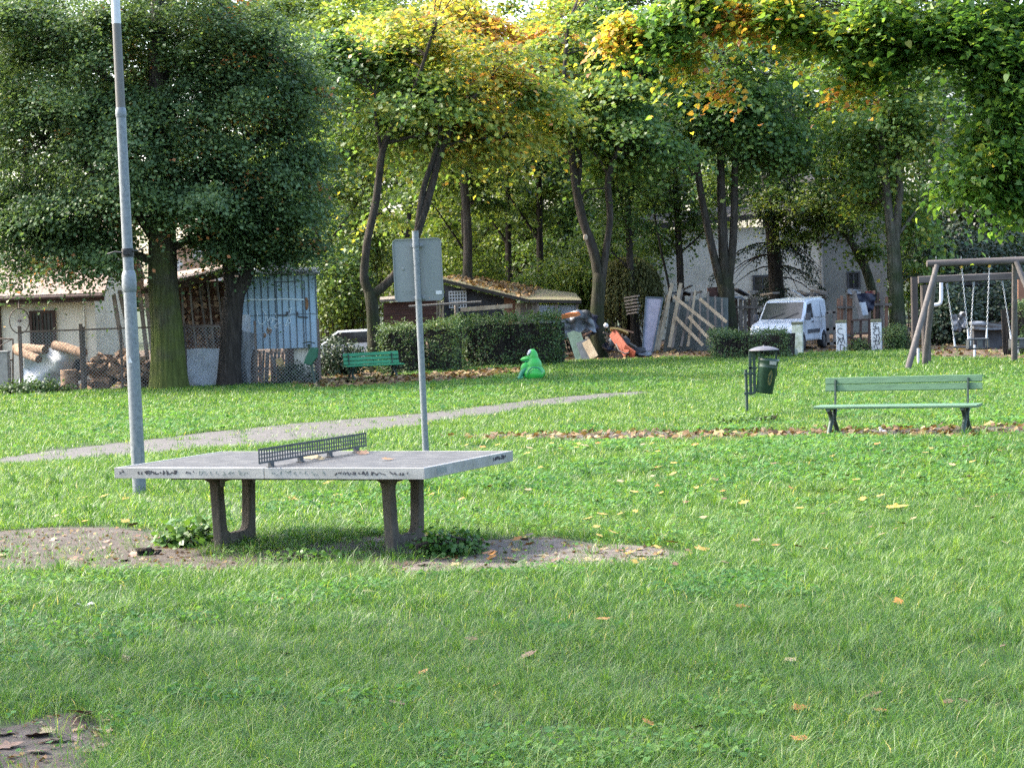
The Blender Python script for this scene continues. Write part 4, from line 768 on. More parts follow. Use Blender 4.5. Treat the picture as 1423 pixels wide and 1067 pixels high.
# a denser far belt that closes the view
fb_=[(110,60,122,.36),(360,40,124,.42),(430,150,104,.46),(505,30,124,.5),(905,110,122,.36),(1120,120,124,.40),(1340,60,122,.30),(40,50,112,.34),(170,90,118,.4),(330,110,116,.42),(450,130,112,.5),(560,100,120,.55),(660,140,116,.58),(750,110,122,.48),(850,120,118,.40),(960,60,124,.36),(1060,50,120,.42),(1170,90,116,.46),(1280,120,112,.36),(1390,120,116,.32)]
for i,(x,y,Y,tb) in enumerate(fb_):
    yb=proj((A(x,430,Y).x,Y,0))[1]
    tree('woodland_tree','far pale-green tree closing the view '+['high over the cream house roof','high above the gap right of the big lime','between the small lime and the leaning maple','above the leaning maple top','right of the forked maple top','between the spruce and the leaning trunk','above the left swing','behind the cream house','behind the lamp post','behind the small lime','left of the leaning maple','behind the leaning maple','over the sign','over the shed','behind the forked maple','over the dark roof','over the spruce','over the house gable','over the leaning trunk','over the right swing'][i],Y,
     [[(x,yb,.3),(x+4,yb-120,.25),(x-3,y+60,.18),(x,y-60,.1)],[(x,yb-120,.12),(x+30,yb-190,.07)]],[(x,y,84,100,3.6,tb),(x-44,y+90,56,76,2.8,tb-.04),(x+44,y+80,56,76,2.8,tb+.05),(x,y-110,80,80,3.2,tb),(x+8,y+190,56,60,2.4,tb-.02),(x-20,330,56,46,2.4,tb-.05),(x+30,390,56,40,2.4,tb-.08)],
     G_wood,.25,21000,K_dark,KITE,.6,70,.25,group='far belt of trees',twigs=20,flare=1.1,sides=8)
# ------------------------------------------------------------------ near branches hanging in from the right, and the shade tree left of the frame
tree('overhanging_lime_tree','nearest tree, its sharp green and yellow leaves hanging in at the top right',21.5,
 [[(1960,690,.34),(1950,500,.30),(1925,250,.27),(1900,0,.24),(1880,-200,.2)],[(1930,260,.14),(1760,140,.10),(1600,130,.07),(1440,190,.04),(1370,235,.02)],[(1905,20,.14),(1700,-120,.1),(1450,-110,.07),(1200,-70,.045),(1000,-45,.025),(880,-10,.012)],[(1450,-110,.05),(1400,-20,.04),(1400,90,.02)],[(1200,-70,.03),(1190,0,.02),(1200,60,.01)],[(1885,-150,.12),(1600,-330,.08),(1250,-300,.05)]],
 [(1405,60,55,70,.8,.40),(1385,205,50,34,.8,.44),(1425,265,34,36,.7,.45),(1335,250,36,18,.5,.50),(1310,40,50,36,.8,.42),(1200,28,60,26,.8,.52),(1080,10,60,20,.7,.52),(965,8,55,18,.7,.46),(905,38,36,26,.6,.40),(952,92,16,13,.35,.71),(864,48,18,24,.35,.84),(1000,128,12,5,.2,.82),(1010,25,26,14,.4,.82),(1218,78,44,24,.5,.52),(1185,122,15,7,.3,.86),(1130,50,20,30,.4,.55),(1395,130,44,44,.7,.42),(1520,120,70,120,1.0,.45),(1650,60,100,120,1.2,.45),(1250,-90,200,50,1.2,.45),(1500,-150,200,80,1.4,.45)],
 G_near,.066,56000,K_dark,HEART,.13,30,.6,twigs=300,droop=.8,flare=1.2)
def shade_tree():
    bx,by=-11.0,14.6
    t=thing('lime_tree','near lime tree left of the view whose crown shades the foreground grass','tree',(bx,by,0))
    m=MB(); m.tube([(bx,by,-.1),(bx+.1,by,2.5),(bx,by,5),(bx+.2,by,8),(bx,by,12)],[.42,.33,.28,.2,.08],14,wob=.04); cl=[]
    for c,r,k in (((bx+.3,by-.5,9.2),(4.4,4.2,2.6),150),((bx+2.4,by-2.2,8.4),(3.4,3.,1.7),110),((bx,by,12.5),(3.6,3.6,2.6),110),((bx+3.2,by+.4,10.4),(2.8,2.6,1.8),70)):
        cl.append(ellip(k,c,r,.4))
    cl=np.concatenate(cl)
    for q in cl[::7]:
        a=np.array([bx,by,min(q[2]*.75,10)]); m.tube([a,(a+q)/2+np.array([0,0,.3]),q],[.07,.045,.015],5,cap=False)
    m.build('trunk',K_dark,t); v,ti=foliage(cl,10500,.13,.45,.35,KITE,.5,cent=cl.mean(0)); npmesh('crown',v,4,G_near,ti,t)
shade_tree()
# ------------------------------------------------------------------ materials of the yard
M_cream=mat('cream render',[(.25,(.45,.40,.31)),(.5,(.60,.55,.44)),(.8,(.66,.61,.51))],.9,1.5,10,bump=.2,bscale=40)
M_whitew=mat('white house render',[(.25,(.37,.355,.30)),(.5,(.50,.48,.42)),(.8,(.58,.56,.50))],.9,.9,10,bump=.2,bscale=30)
M_greyw=mat('grey house render',[(.25,(.15,.155,.145)),(.5,(.205,.21,.195)),(.8,(.26,.262,.245))],.9,.9,10,bump=.2,bscale=30)
M_tile=mat('pinkish old tiles',[(.25,(.14,.098,.077)),(.5,(.25,.19,.155)),(.8,(.35,.295,.25))],.85,5.,10,bump=.6,bscale=12,stretch=(2,.6,1))
M_dkroof=mat('dark felt roof',[(.3,(.014,.013,.013)),(.7,(.035,.033,.031))],.9,6.,8)
M_brown=mat('dark brown timber',[(.25,(.025,.015,.012)),(.5,(.055,.033,.025)),(.8,(.09,.06,.045))],.8,8.,8,stretch=(1,1,.2))
M_dglass=mat('dark window glass',[(.3,(.012,.014,.016)),(.7,(.03,.033,.036))],.12,3.,3,spec=.6)
M_rustpost=mat('rusty brown fence post',[(.25,(.045,.03,.024)),(.5,(.09,.065,.05)),(.8,(.14,.11,.09))],.8,9.,8,stretch=(1,1,.3))
M_wire=mat('fence wire',(.22,.23,.235),.5,9.,metal=.5)
M_blue=mat('blue-grey sheet metal',[(.16,(.13,.085,.06)),(.27,(.17,.24,.30)),(.42,(.23,.335,.42)),(.55,(.28,.385,.47)),(.68,(.26,.375,.47)),(.85,(.40,.48,.54))],.5,2.2,12,spec=.35,metal=.05,stretch=(1,1,.35))
M_bluew=mat('pale chalky paint',[(.3,(.44,.52,.56)),(.7,(.56,.62,.65))],.7,20.)
M_rust=mat('rust stain',[(.3,(.12,.06,.03)),(.7,(.26,.14,.07))],.9,18.)
M_dirtyc=mat('dirty cement',[(.3,(.17,.17,.16)),(.7,(.30,.30,.28))],.9,7.,9)
M_sheet=mat('white plastic sheeting',[(.25,(.30,.335,.37)),(.6,(.42,.45,.48)),(.85,(.50,.525,.54))],.5,2.5,8,spec=.4)
M_dsheet=mat('grey plastic sheeting',[(.25,(.05,.055,.06)),(.5,(.12,.13,.145)),(.72,(.22,.24,.26))],.4,3.5,9,spec=.45)
M_wood=mat('split firewood',[(.2,(.09,.055,.035)),(.45,(.24,.15,.09)),(.7,(.40,.27,.17)),(.9,(.50,.38,.26))],.85,9.,8)
M_wood2=mat('darker firewood',[(.2,(.045,.03,.022)),(.5,(.12,.078,.05)),(.8,(.21,.14,.09))],.9,9.,8)
M_logb=mat('pine log bark',[(.3,(.045,.026,.017)),(.45,(.15,.092,.056)),(.6,(.24,.165,.11)),(.8,(.36,.27,.19))],.9,11.,10,bump=.5,bscale=18)
M_plank=mat('grey weathered plank',[(.25,(.055,.047,.04)),(.5,(.125,.108,.092)),(.75,(.20,.178,.155))],.9,7.,10,bump=.3,bscale=30,stretch=(1,1,.15))
M_plankl=mat('pale sawn pole',[(.25,(.16,.125,.085)),(.5,(.28,.225,.155)),(.75,(.40,.33,.235))],.85,7.,10,stretch=(1,1,.2))
M_plankr=mat('reddish boards',[(.25,(.09,.045,.028)),(.5,(.19,.10,.062)),(.75,(.29,.17,.11))],.85,7.,10,stretch=(1,1,.15))
M_redb=mat('dark red boards',[(.25,(.025,.012,.010)),(.5,(.05,.024,.019)),(.75,(.08,.04,.032))],.85,7.,10,stretch=(.2,1,1))
M_tar=mat('tarred wall',[(.25,(.016,.017,.020)),(.5,(.034,.036,.041)),(.75,(.06,.062,.07))],.8,3.,9)
M_corr=mat('zinc sheet',[(.3,(.26,.29,.32)),(.7,(.42,.45,.48))],.5,5.,8,metal=.3,stretch=(1,1,.2))
M_mossr=mat('mossy shed roofing',[(.2,(.05,.042,.035)),(.45,(.12,.10,.075)),(.62,(.10,.12,.04)),(.8,(.20,.17,.12))],.95,5.,12,bump=.6,bscale=20)
M_lilac=mat('lilac-grey panel',[(.25,(.17,.16,.19)),(.5,(.25,.235,.28)),(.8,(.33,.31,.36))],.75,3.,10)
M_panelg=mat('grey-green backing board',[(.25,(.03,.037,.034)),(.5,(.075,.086,.08)),(.8,(.15,.165,.158))],.85,1.6,10,stretch=(1,1,.4))
M_van=mat('white van paint',[(.3,(.40,.43,.47)),(.7,(.48,.51,.54))],.28,1.2,6,spec=.5,coat=.4)
M_vanroof=mat('dusty cream van roof',[(.3,(.42,.41,.34)),(.7,(.56,.55,.47))],.5,3.,8)
M_grey=mat('grey bumper plastic',[(.3,(.03,.032,.037)),(.7,(.06,.063,.07))],.6,9.,5)
M_lamp=mat('headlamp lens',[(.3,(.35,.37,.38)),(.7,(.62,.64,.65))],.15,6.,5,spec=.7)
M_tyre=mat('tyre rubber',[(.3,(.012,.012,.013)),(.7,(.03,.03,.031))],.85,14.)
M_pill=mat('whitewashed concrete',[(.22,(.24,.26,.22)),(.4,(.46,.485,.475)),(.7,(.57,.585,.59))],.85,4.,10)
M_pillm=mat('mossy white concrete',[(.3,(.17,.20,.09)),(.5,(.46,.48,.36)),(.72,(.66,.67,.60))],.9,6.,10)
M_cap=mat('mossy cap',[(.25,(.05,.055,.03)),(.5,(.11,.115,.065)),(.8,(.19,.18,.13))],.95,9.,10,bump=.5)
M_rock=mat('greenish rock',[(.25,(.10,.115,.08)),(.5,(.19,.20,.15)),(.8,(.28,.28,.23))],.9,4.,10,bump=.6,bscale=14)
M_orange=mat('orange plastic',[(.3,(.30,.075,.015)),(.55,(.42,.12,.025)),(.8,(.48,.2,.09))],.45,5.)
M_navy=mat('navy tarpaulin',[(.3,(.008,.010,.022)),(.7,(.02,.024,.045))],.5,6.)
M_red=mat('rust-red board',[(.3,(.20,.045,.022)),(.7,(.30,.08,.045))],.7,6.,8)
M_tan=mat('ochre board',[(.3,(.38,.24,.07)),(.7,(.52,.36,.14))],.7,6.,8)
M_teal=mat('dull green board',[(.3,(.045,.085,.07)),(.55,(.08,.14,.115)),(.8,(.12,.18,.15))],.7,3.,8)
M_slate=mat('slate-blue board',[(.3,(.045,.06,.075)),(.7,(.09,.11,.13))],.7,3.,8)
def quadA(m,pts,off): return m.slab([A(x,y,Y) for x,y,Y in pts],off)
def foil(x0,x1,y0,y1,Y,nu,nv,amp,seed,fn=None):
    """crumpled sheet hanging in a pixel box at distance Y"""
    def f(u,v):
        x=x0+(x1-x0)*u; y=y0+(y1-y0)*v
        if fn: x,y=fn(u,v,x,y)
        q=np.array([[u*3.,v*3.,seed]]); return A(x,y,Y+amp*float(vnoise(q,2.2,seed)[0]))+Vector((0,0,amp*.25*float(vnoise(q,3.,seed+5)[0])))
    return f
# ------------------------------------------------------------------ cream house on the left
HY=58.; cr=A(135,500,HY); hx=cr.x
hs=thing('cream_house','low cream-washed house with tiled roof behind the chain-link fence','house',(hx-4,HY+3,0))
ez=A(135,412,HY).z
m=MB(); m.box((hx-6,HY+3.2,ez/2-.1),(12,6.4,ez+.2)); m.build('wall',M_cream,hs)
rz=ez+2.2
m=MB(); m.slab([(hx-12.4,HY-.45,ez-.02),(hx+.35,HY-.45,ez-.02),(hx+.35,HY+3.2,rz),(hx-12.4,HY+3.2,rz)],(0,0,.12)); m.slab([(hx-12.4,HY+6.9,ez-.02),(hx+.35,HY+6.9,ez-.02),(hx+.35,HY+3.2,rz),(hx-12.4,HY+3.2,rz)],(0,0,.12))
rf=m.build('roof',M_tile,hs); m=MB(); m.beam((hx-12.4,HY-.47,ez-.05),(hx+.35,HY-.47,ez-.05),.06,.16); m.tube([(hx-12.4,HY-.55,ez+.02),(hx+.3,HY-.55,ez+.0)],.055,8); m.build('eaves_board',M_brown,rf)
m=MB(); m.slab([(hx+.001,HY,ez),(hx+.001,HY+6.4,ez),(hx+.001,HY+3.2,rz)],(-.2,0,0)); m.build('gable',M_cream,hs)
w0,w1=A(43,434,HY-.02),A(77,479,HY-.02); cx,cz=(w0.x+w1.x)/2,(w0.z+w1.z)/2; ww,wh=w1.x-w0.x,w0.z-w1.z
m=MB(); m.box((cx,HY-.03,cz),(ww,.05,wh)); wn_=m.build('window',M_dglass,hs)
m=MB(); 
for sx in (-1,1): m.box((cx+sx*ww/2,HY-.06,cz),(.07,.09,wh+.07))
for sz in (-1,1): m.box((cx,HY-.06,cz+sz*wh/2),(ww-.07,.085,.07))
m.box((cx,HY-.065,cz),(.05,.06,wh-.07)); m.build('frame',M_brown,wn_)
m=MB()
for k in range(1,6): m.tube([(cx-ww/2+ww*k/6,HY-.09,cz-wh/2+.02),(cx-ww/2+ww*k/6,HY-.09,cz+wh/2-.02)],.011,6)
m.build('window_bar',M_brown,wn_)
d0,d1=A(-16,425,HY),A(4,500,HY); m=MB(); m.box(((d0.x+d1.x)/2,HY-.04,d0.z/2),(d1.x-d0.x,.08,d0.z)); m.build('door',M_brown,hs,bevel=.01)
m=MB(); a=A(116,420,HY); m.tube([(a.x,HY-.04,ez-.1),(a.x,HY-.04,.2)],.025,8); m.build('downpipe',M_cream,hs)
# bicycle wheel on the wall
wy=HY-.7; wc=A(27,446,wy); t=thing('bicycle_wheel','old bicycle wheel rim hanging under the eaves of the cream house','wheel',(wc.x,wc.y,wc.z-.33))
Rw=Matrix.Rotation(math.radians(52),3,'Z'); r_=.33
m=MB(); m.tube([wc+Rw@Vector((r_*math.cos(a),0,r_*math.sin(a))) for a in [2*math.pi*k/36 for k in range(37)]],.016,6,cap=False); m.build('rim',M_rustpost,t)
m=MB(); 
for k in range(18): a=2*math.pi*k/18; m.tube([wc,wc+Rw@Vector((r_*math.cos(a),0,r_*math.sin(a)))],.0035,4,cap=False)
m.build('spokes',M_wire,t); m=MB(); m.tube([wc-Rw@Vector((0,.06,0)),wc+Rw@Vector((0,.06,0))],.03,10); m.build('hub',M_rustpost,t)
m=MB(); m.tube([wc+Vector((0,0,.33)),wc+Vector((-.02,.1,.52)),wc+Vector((-.02,.25,.60))],.014,6); m.solo('wall_hook',M_rustpost,'bent iron hook above the bicycle wheel','hook')
# concrete gate pillar and gate at the far left
gp=P(6,541); m=MB(); m.box((gp.x,gp.y,.46),(.30,.30,.96)); m.box((gp.x,gp.y,.97),(.34,.34,.06)); m.solo('gate_pillar',M_dirtyc,'squat grey concrete gate pillar at the left edge','pillar',bevel=.015)
Yg=gp.y+.25; t=thing('garden_gate','low dark metal garden gate beside the concrete pillar','gate',(A(14,530,Yg).x,Yg,0)); m=MB()
for a,b in (((-12,471),(18,471)),((18,471),(18,536)),((-12,471),(-12,536)),((-12,500),(18,500)),((-12,532),(18,532))): m.tube([A(*a,Yg),A(*b,Yg)],.022,8)
m.build('frame',M_rustpost,t); m=MB()
for k in range(7): m.tube([A(-9+k*4,501,Yg+.01),A(-9+k*4,531,Yg+.01)],.01,6)
m.tube([A(-10,495,Yg),A(-2,482,Yg),A(8,476,Yg),A(16,472,Yg)],.012,6); m.build('bars',M_rustpost,t)
# ------------------------------------------------------------------ chain-link fence
FYl=gd(115,544); fz0=.05
fn=thing('chain_link_fence','long chain-link fence with brown posts behind the big lime trunk','fence',(A(200,540,FYl).x,FYl,0))
fx0,fx1=A(29,500,FYl).x,A(445,500,FYl).x; ftz=A(115,457,FYl).z
for x in (29,114,117.5,169,258,309,356,444):
    m=MB(); a=A(x,500,FYl); m.box((a.x,FYl+(.03 if x==117.5 else 0),ftz/2),(.085 if x in (29,114) else .055,.07,ftz+.25 if x in (29,114) else ftz+.1)); m.build('post',M_rustpost,fn,bevel=.008)
m=MB(); m.beam((fx0,FYl-.045,ftz-.02),(A(309,500,FYl).x,FYl-.045,ftz-.02),.02,.04); m.build('top_rail',M_rustpost,fn)
m=MB(); st=.085; nW=int((fx1-fx0)/st); hh=ftz-.08
for k in range(-int(hh/st),nW):
    for sg in (1,-1):
        xa=fx0+k*st; xb=xa+hh; za,zb=.03,.03+hh
        if sg<0: za,zb=zb,za
        if xa<fx0: f=(fx0-xa)/(xb-xa); za=za+(zb-za)*f; xa=fx0
        if xb>fx1: f=(fx1-xa)/(xb-xa); zb=za+(zb-za)*f; xb=fx1
        if xb-xa>.02: m.beam((xa,FYl-.055-.004*sg,za),(xb,FYl-.055-.004*sg,zb),.0052,.0052)
m.build('mesh',M_wire,fn)
# ------------------------------------------------------------------ behind the fence: logs, stump, sheeting, firewood
def log(a,b,r,lab,grp='pine logs on the white sheeting'):
    a,b=Vector(a),Vector(b); n=(b-a).normalized(); t=thing('log',lab,'log',a,0,grp); m=MB(); m.tube([a,a.lerp(b,.35)+Vector((0,0,.01)),a.lerp(b,.7),b],[r,r*1.05,r*.98,r*.95],14,cap=False,wob=.03); m.build('bark',M_logb,t)
    m=MB(); m.lathe(b+n*.002,[(0,0.003),(r*.5,.002),(r*.93,0)],14,n.to_track_quat('Z','Y').to_matrix()); m.build('cut_face',M_wood2,t); m=MB(); m.lathe(a-n*.002,[(0,.003),(r*.5,.002),(r*.97,0)],14,(-n).to_track_quat('Z','Y').to_matrix()); m.build('cut_face',M_wood2,t)
LYd=FYl+1.2
log(A(22,484,LYd+.6),A(63,486,LYd-.3),.115,'upper pale pine log resting on the white sheeting'); log(A(24,488,LYd+.4),A(54,499,LYd-.5),.105,'lower pine log slanting down the white sheeting'); log(A(76,480,LYd+.5),A(117,491,LYd-.2),.12,'rough brown log behind the fence post')
m=MB(); m.sheet(22,14,foil(30,112,484,542,LYd+.5,22,14,.30,71,lambda u,v,x,y:(x+4*math.sin(6*v),y+6*abs(u-.45)*(1-v))),(0,.01,-.004)); m.solo('plastic_sheet',M_sheet,'crumpled white sheeting heaped under the pine logs','sheet')
sp=P(87,546); t=thing('tree_stump','upright sawn stump behind the chain-link fence','stump',(sp.x,FYl+.45,0)); m=MB(); m.tube([(sp.x,FYl+.45,-.05),(sp.x,FYl+.45,.2),(sp.x,FYl+.45,.53)],[.24,.215,.21],18,cap=False,wob=.05); m.build('bark',M_logb,t)
m=MB(); m.lathe((sp.x,FYl+.45,.528),[(.2,0),(.1,.003),(0,.004)],18); m.build('cut_face',M_wood,t)
m=MB(); m.sheet(8,8,foil(104,121,498,530,FYl+.6,8,8,.15,72,lambda u,v,x,y:(x-10*v*(1-u),y)),(0,.02,0)); m.solo('rag',M_black,'black rag draped by the middle fence post','rag')
def billet(c,r,l,rot,m_): 
    mb=MB(); k=random.choice([3,4,5]); pr=[(math.cos(2*math.pi*i/k+.4)*r*random.uniform(.75,1.15),math.sin(2*math.pi*i/k+.4)*r*random.uniform(.75,1.15)) for i in range(k)]
    R=rot.to_3x3() if hasattr(rot,'to_3x3') else rot; mb.slab([(x,-l/2,z) for x,z in pr],(0,l,0)); return mb
bil=[]
for k in range(10):
    mb=billet(0,random.uniform(.07,.12),random.uniform(.3,.42),Matrix.Identity(3),None); o=mb.build('firewood',M_wood if k%3 else M_wood2,None,bevel=.006); bil.append(o)
usedb=set()
def put(p,e,lab,grp,s=1.):
    k=random.randrange(10); o=bil[k] if k not in usedb else bil[k].copy()
    if k in usedb: C.objects.link(o)
    usedb.add(k); o.location=p; o.rotation_euler=e; o.scale=(s,s,s); tag(o,lab,'firewood',grp)
HX0,HX1=A(118,540,FYl+.9).x,A(214,540,FYl+.9).x
for k in range(105):
    x=random.uniform(HX0,HX1); u=(x-HX0)/(HX1-HX0); top=.25+.75*math.sin(math.pi*min(1,u*.75+.12))**.8; y=FYl+.45+random.uniform(0,.9); z=max(.06,random.random()**.7*top*(1-.35*abs(y-FYl-.7)))
    put((x,y,z),(random.uniform(-.5,.5),random.uniform(-.6,.6),random.uniform(0,6.28)),'split log tumbled in the loose firewood heap by the house corner','loose firewood heap')
# woodshed: slatted lean-to full of stacked firewood
WY=FYl+1.1; wx0,wx1=A(247,480,WY).x,A(330,480,WY).x
t=thing('woodshed','dark lean-to woodshed with thin upright slats between the two lime trunks','shed',((wx0+wx1)/2,WY+.7,0))
m=MB(); m.slab([A(200,402,WY-.3),A(252,394,WY-.3),A(332,372,WY-.3),A(332,366,WY+1.9),A(252,380,WY+1.9),A(200,392,WY+1.9)],(0,0,.06)); m.build('roof',M_tile,t)
m=MB(); m.beam(A(248,397,WY-.33),A(332,374,WY-.33),.05,.17); m.beam(A(196,405,WY-.33),A(248,398,WY-.33),.05,.12); m.build('fascia',M_brown,t)
for x,tp,sh in ((252,396,3),(263,393,5),(276,390,7),(288,387,5),(301,384,6),(314,381,4)):
    m=MB(); m.beam(A(x,tp,WY-.05),A(x+sh*2,489,WY-.05),.045,.05,upv=(0,1,0)); m.build('slat',M_plank,t)
m=MB(); m.beam(A(250,453,WY-.09),A(326,453,WY-.09),.03,.06); m.build('rail',M_plank,t); m=MB(); m.box(((wx0+wx1)/2,WY+1.5,1.3),(wx1-wx0+.6,.05,2.6)); m.build('back_wall',M_brown,t)
for rr_,z0 in [(i,.92+i*.155) for i in range(11)]:
    for cx_ in range(10):
        if random.random()<.06: continue
        x=wx0+.02+cx_*.165+random.uniform(-.03,.03); zt=A(711,395,WY).z
        if x>wx1-.02 or z0>A(252,398,WY).z+(x-wx0)/(wx1-wx0)*.42-.12: continue
        put((x,WY+.22+random.uniform(-.04,.05),z0+random.uniform(-.02,.02)),(random.uniform(-.08,.08),random.uniform(0,6.28),random.uniform(-.12,.12)),'split log end in the stacked firewood of the woodshed','firewood stacked in the woodshed',random.uniform(.85,1.1))
for rr_ in range(5):
    for cx_ in range(9):
        x=wx0+.05+cx_*.175; put((x,WY+.25,.08+rr_*.17),(0,random.uniform(0,6.28),random.uniform(-.1,.1)),'split log end in the stacked firewood of the woodshed','firewood stacked in the woodshed')
m=MB(); m.sheet(20,10,foil(254,322,486,541,FYl+.18,20,10,.07,73,lambda u,v,x,y:(x+5*v*(1-u),y-2*math.sin(u*2.5))),(0,.008,0)); m.solo('plastic_sheet',M_sheet,'smooth white sheet hung on the fence between the two lime trunks','sheet')
for i,(xa,ya,xb,yb) in enumerate(((158,410,171,490),(166,404,188,500),(194,405,205,500),(203,404,212,492))):
    m=MB(); m.beam(A(xa,ya,FYl+1.6),A(xb,yb,FYl+1.0),.10,.05,upv=(0,1,0)); m.solo('leaning_post',M_plank,['leftmost dark post leaning at the cream house corner','dark post leaning just left of the lamp collar','dark post leaning right of the lamp collar','dark post leaning next to the big lime trunk'][i],'post','posts leaning by the house corner')
# brown loft behind
m=MB(); q0=A(256,372,66); m.box((q0.x+.6,66,q0.z-.7),(2.4,2,2.6)); lo=m.solo('brick_loft',mat('patched brown wall',[(.3,(.22,.12,.07)),(.5,(.36,.24,.16)),(.6,(.40,.42,.42)),(.8,(.45,.47,.47))],.9,1.8,3),'patched brown and grey outbuilding wall above the woodshed roof','outbuilding')
# ------------------------------------------------------------------ blue metal shed
BYs=FYl+.9; bx0,bx1=A(327,480,BYs).x,A(443,480,BYs).x; bz0,bz1=A(400,484,BYs).z,A(385,383,BYs).z
bs=thing('metal_shed','blue-grey sheet metal shed with white scrawl and rust stains','shed',((bx0+bx1)/2,BYs+1.2,0))
m=MB(); xb=A(441,430,BYs+2.5).x; m.slab([(bx0,BYs,bz0),(bx1,BYs,bz0),(xb,BYs+2.5,bz0),(bx0,BYs+2.5,bz0)],(0,0,bz1-bz0)); m.build('wall',M_blue,bs)
m=MB(); n=12
for k in range(n+1):
    x=bx0+.02+(bx1-bx0-.04)*k/n; m.beam((x,BYs-.008,bz0+.01),(x,BYs-.008,bz1-.01),.026,.016,upv=(0,1,0))
m.build('seam',M_slate,bs,label='raised vertical seams')
m=MB(); zm=A(400,437,BYs).z; m.beam((bx0,BYs-.019,zm),(bx1,BYs-.019,zm),.008,.012); dx0,dx1=A(384,400,BYs).x,A(423,400,BYs).x; dz1=A(384,392,BYs).z
for a,b in (((dx0,dz1),(dx1,dz1)),((dx0,dz1),(dx0,bz0+.02)),((dx1,dz1),(dx1,bz0+.02))): m.beam((a[0],BYs-.02,a[1]),(b[0],BYs-.02,b[1]),.02,.014,upv=(0,1,0))
m.build('door',M_slate,bs)
m=MB(); 
for x in (399,413): m.box(A(x,436,BYs-.03),(.05,.03,.10))
m.beam(A(384,438,BYs-.03),A(397,438.5,BYs-.03),.02,.03); m.beam(A(414,440,BYs-.03),A(428,441,BYs-.03),.02,.03); m.build('latch',M_grey,bs)
m=MB(); U,V,Nn=(1,0,0),(0,0,1),(0,-1,0); O=A(350,470,BYs-.02); s=BYs/F
def bl(pts): return [((x-350)*s,(470-y)*s) for x,y in pts]
for pts in ([(359,433),(359,444),(361,450),(366,451),(370,446),(371,438),(366,430)],[(372,451),(376,443),(381,443),(378,450),(383,444),(388,446),(386,453),(391,449)],[(384,437),(388,447),(382,455),(386,457)],[(403,432),(407,430),(401,446),(397,455),(405,449),(402,438)],[(372,440),(374,456),(378,458)]): stroke(m,bl(pts),O,U,V,Nn,.020)
stroke(m,bl([(335,419),(350,416.5),(372,417.5),(395,417),(424,419)]),O,U,V,Nn,.035); m.build('scrawl',M_bluew,bs)
m=MB(); 
for x,y,rx_,rz_ in ((426,422,.05,.16),(374,459,.07,.10),(368,466,.04,.06)): m.ball(A(x,y,BYs-.005),1,10,8,(rx_,.012,rz_))
m.build('rust_patch',M_rust,bs)
m=MB(); m.sheet(10,8,foil(334,348,437,466,BYs-.04,10,8,.03,74),(0,.006,0)); m.build('flaked_patch',M_sheet,bs)
m=MB(); m.slab([A(322,383,BYs-.15),A(445,381,BYs-.15),A(443,374,BYs+2.6),A(322,376,BYs+2.6)],(0,0,.05)); 
for k in range(24): x=bx0-.05+k*.088; m.tube([(x,BYs-.17,bz1+.075),(x-.0,BYs+1.6,bz1+.19)],.02,6)
m.build('roof',M_dsheet,bs)
m=MB(); c=A(387,362,BYs+2.6); m.box((c.x,BYs+2.6,c.z-.25),(.64,.6,.95)); m.box((c.x,BYs+2.6,c.z+.235),(.72,.68,.04)); m.build('chimney',M_dirtyc,bs)
m=MB(); 
for x,w in ((352,.12),(404,.14),(441,.12)): a=A(x,500,BYs+.1); m.box((a.x,BYs+.12,bz0/2-.02),(w,.2,bz0+.03))
m.build('leg',M_brown,bs)
m=MB(); a,b=A(405,484,BYs+.3),A(431,505,BYs+.3); m.box(((a.x+b.x)/2,BYs+.35,bz0/2),(b.x-a.x,.3,bz0-.02)); m.build('base_block',M_cream,bs)
m=MB(); m.sheet(14,16,foil(322,353,455,541,FYl+.35,14,16,.10,75,lambda u,v,x,y:(x-6*v*u+1.5*math.sin(9*v),y+8*u*(1-v))),(0,.01,0)); m.solo('plastic_sheet',M_dsheet,'torn grey plastic sheet hanging left of the blue shed','sheet')
for i in range(9):
    x=356+i*5.3; m=MB(); m.beam(A(x,486+random.uniform(0,4),BYs+.02+.03*(i%3)),A(x+random.uniform(-2.5,2.5),530,BYs-.05),random.uniform(.06,.10),.03,upv=(0,1,0)); m.solo('upright_board',[M_plank,M_plankr,M_plank][i%3],['narrow grey','reddish','dull grey'][i%3]+' board standing under the blue shed','board','boards standing under the blue shed')
m=MB(); m.beam(A(387,498,BYs-.2),A(396,521,BYs-.25),.17,.03,upv=(0,1,0)); m.solo('short_board',M_tan,'short ochre board tilted against the boards under the blue shed','board')
for i,(xa,ya,xb,yb) in enumerate(((377,492,384,520),(349,525,362,508),(366,526,352,512))):
    m=MB(); m.beam(A(xa,ya,BYs-.25),A(xb,yb,BYs-.3),.06,.04,upv=(0,1,0)); m.solo('loose_stick',M_plank,['stick propped left of the ochre board','stick slanting up by the torn grey sheet','stick crossing the one by the torn grey sheet'][i],'stick','sticks under the blue shed')
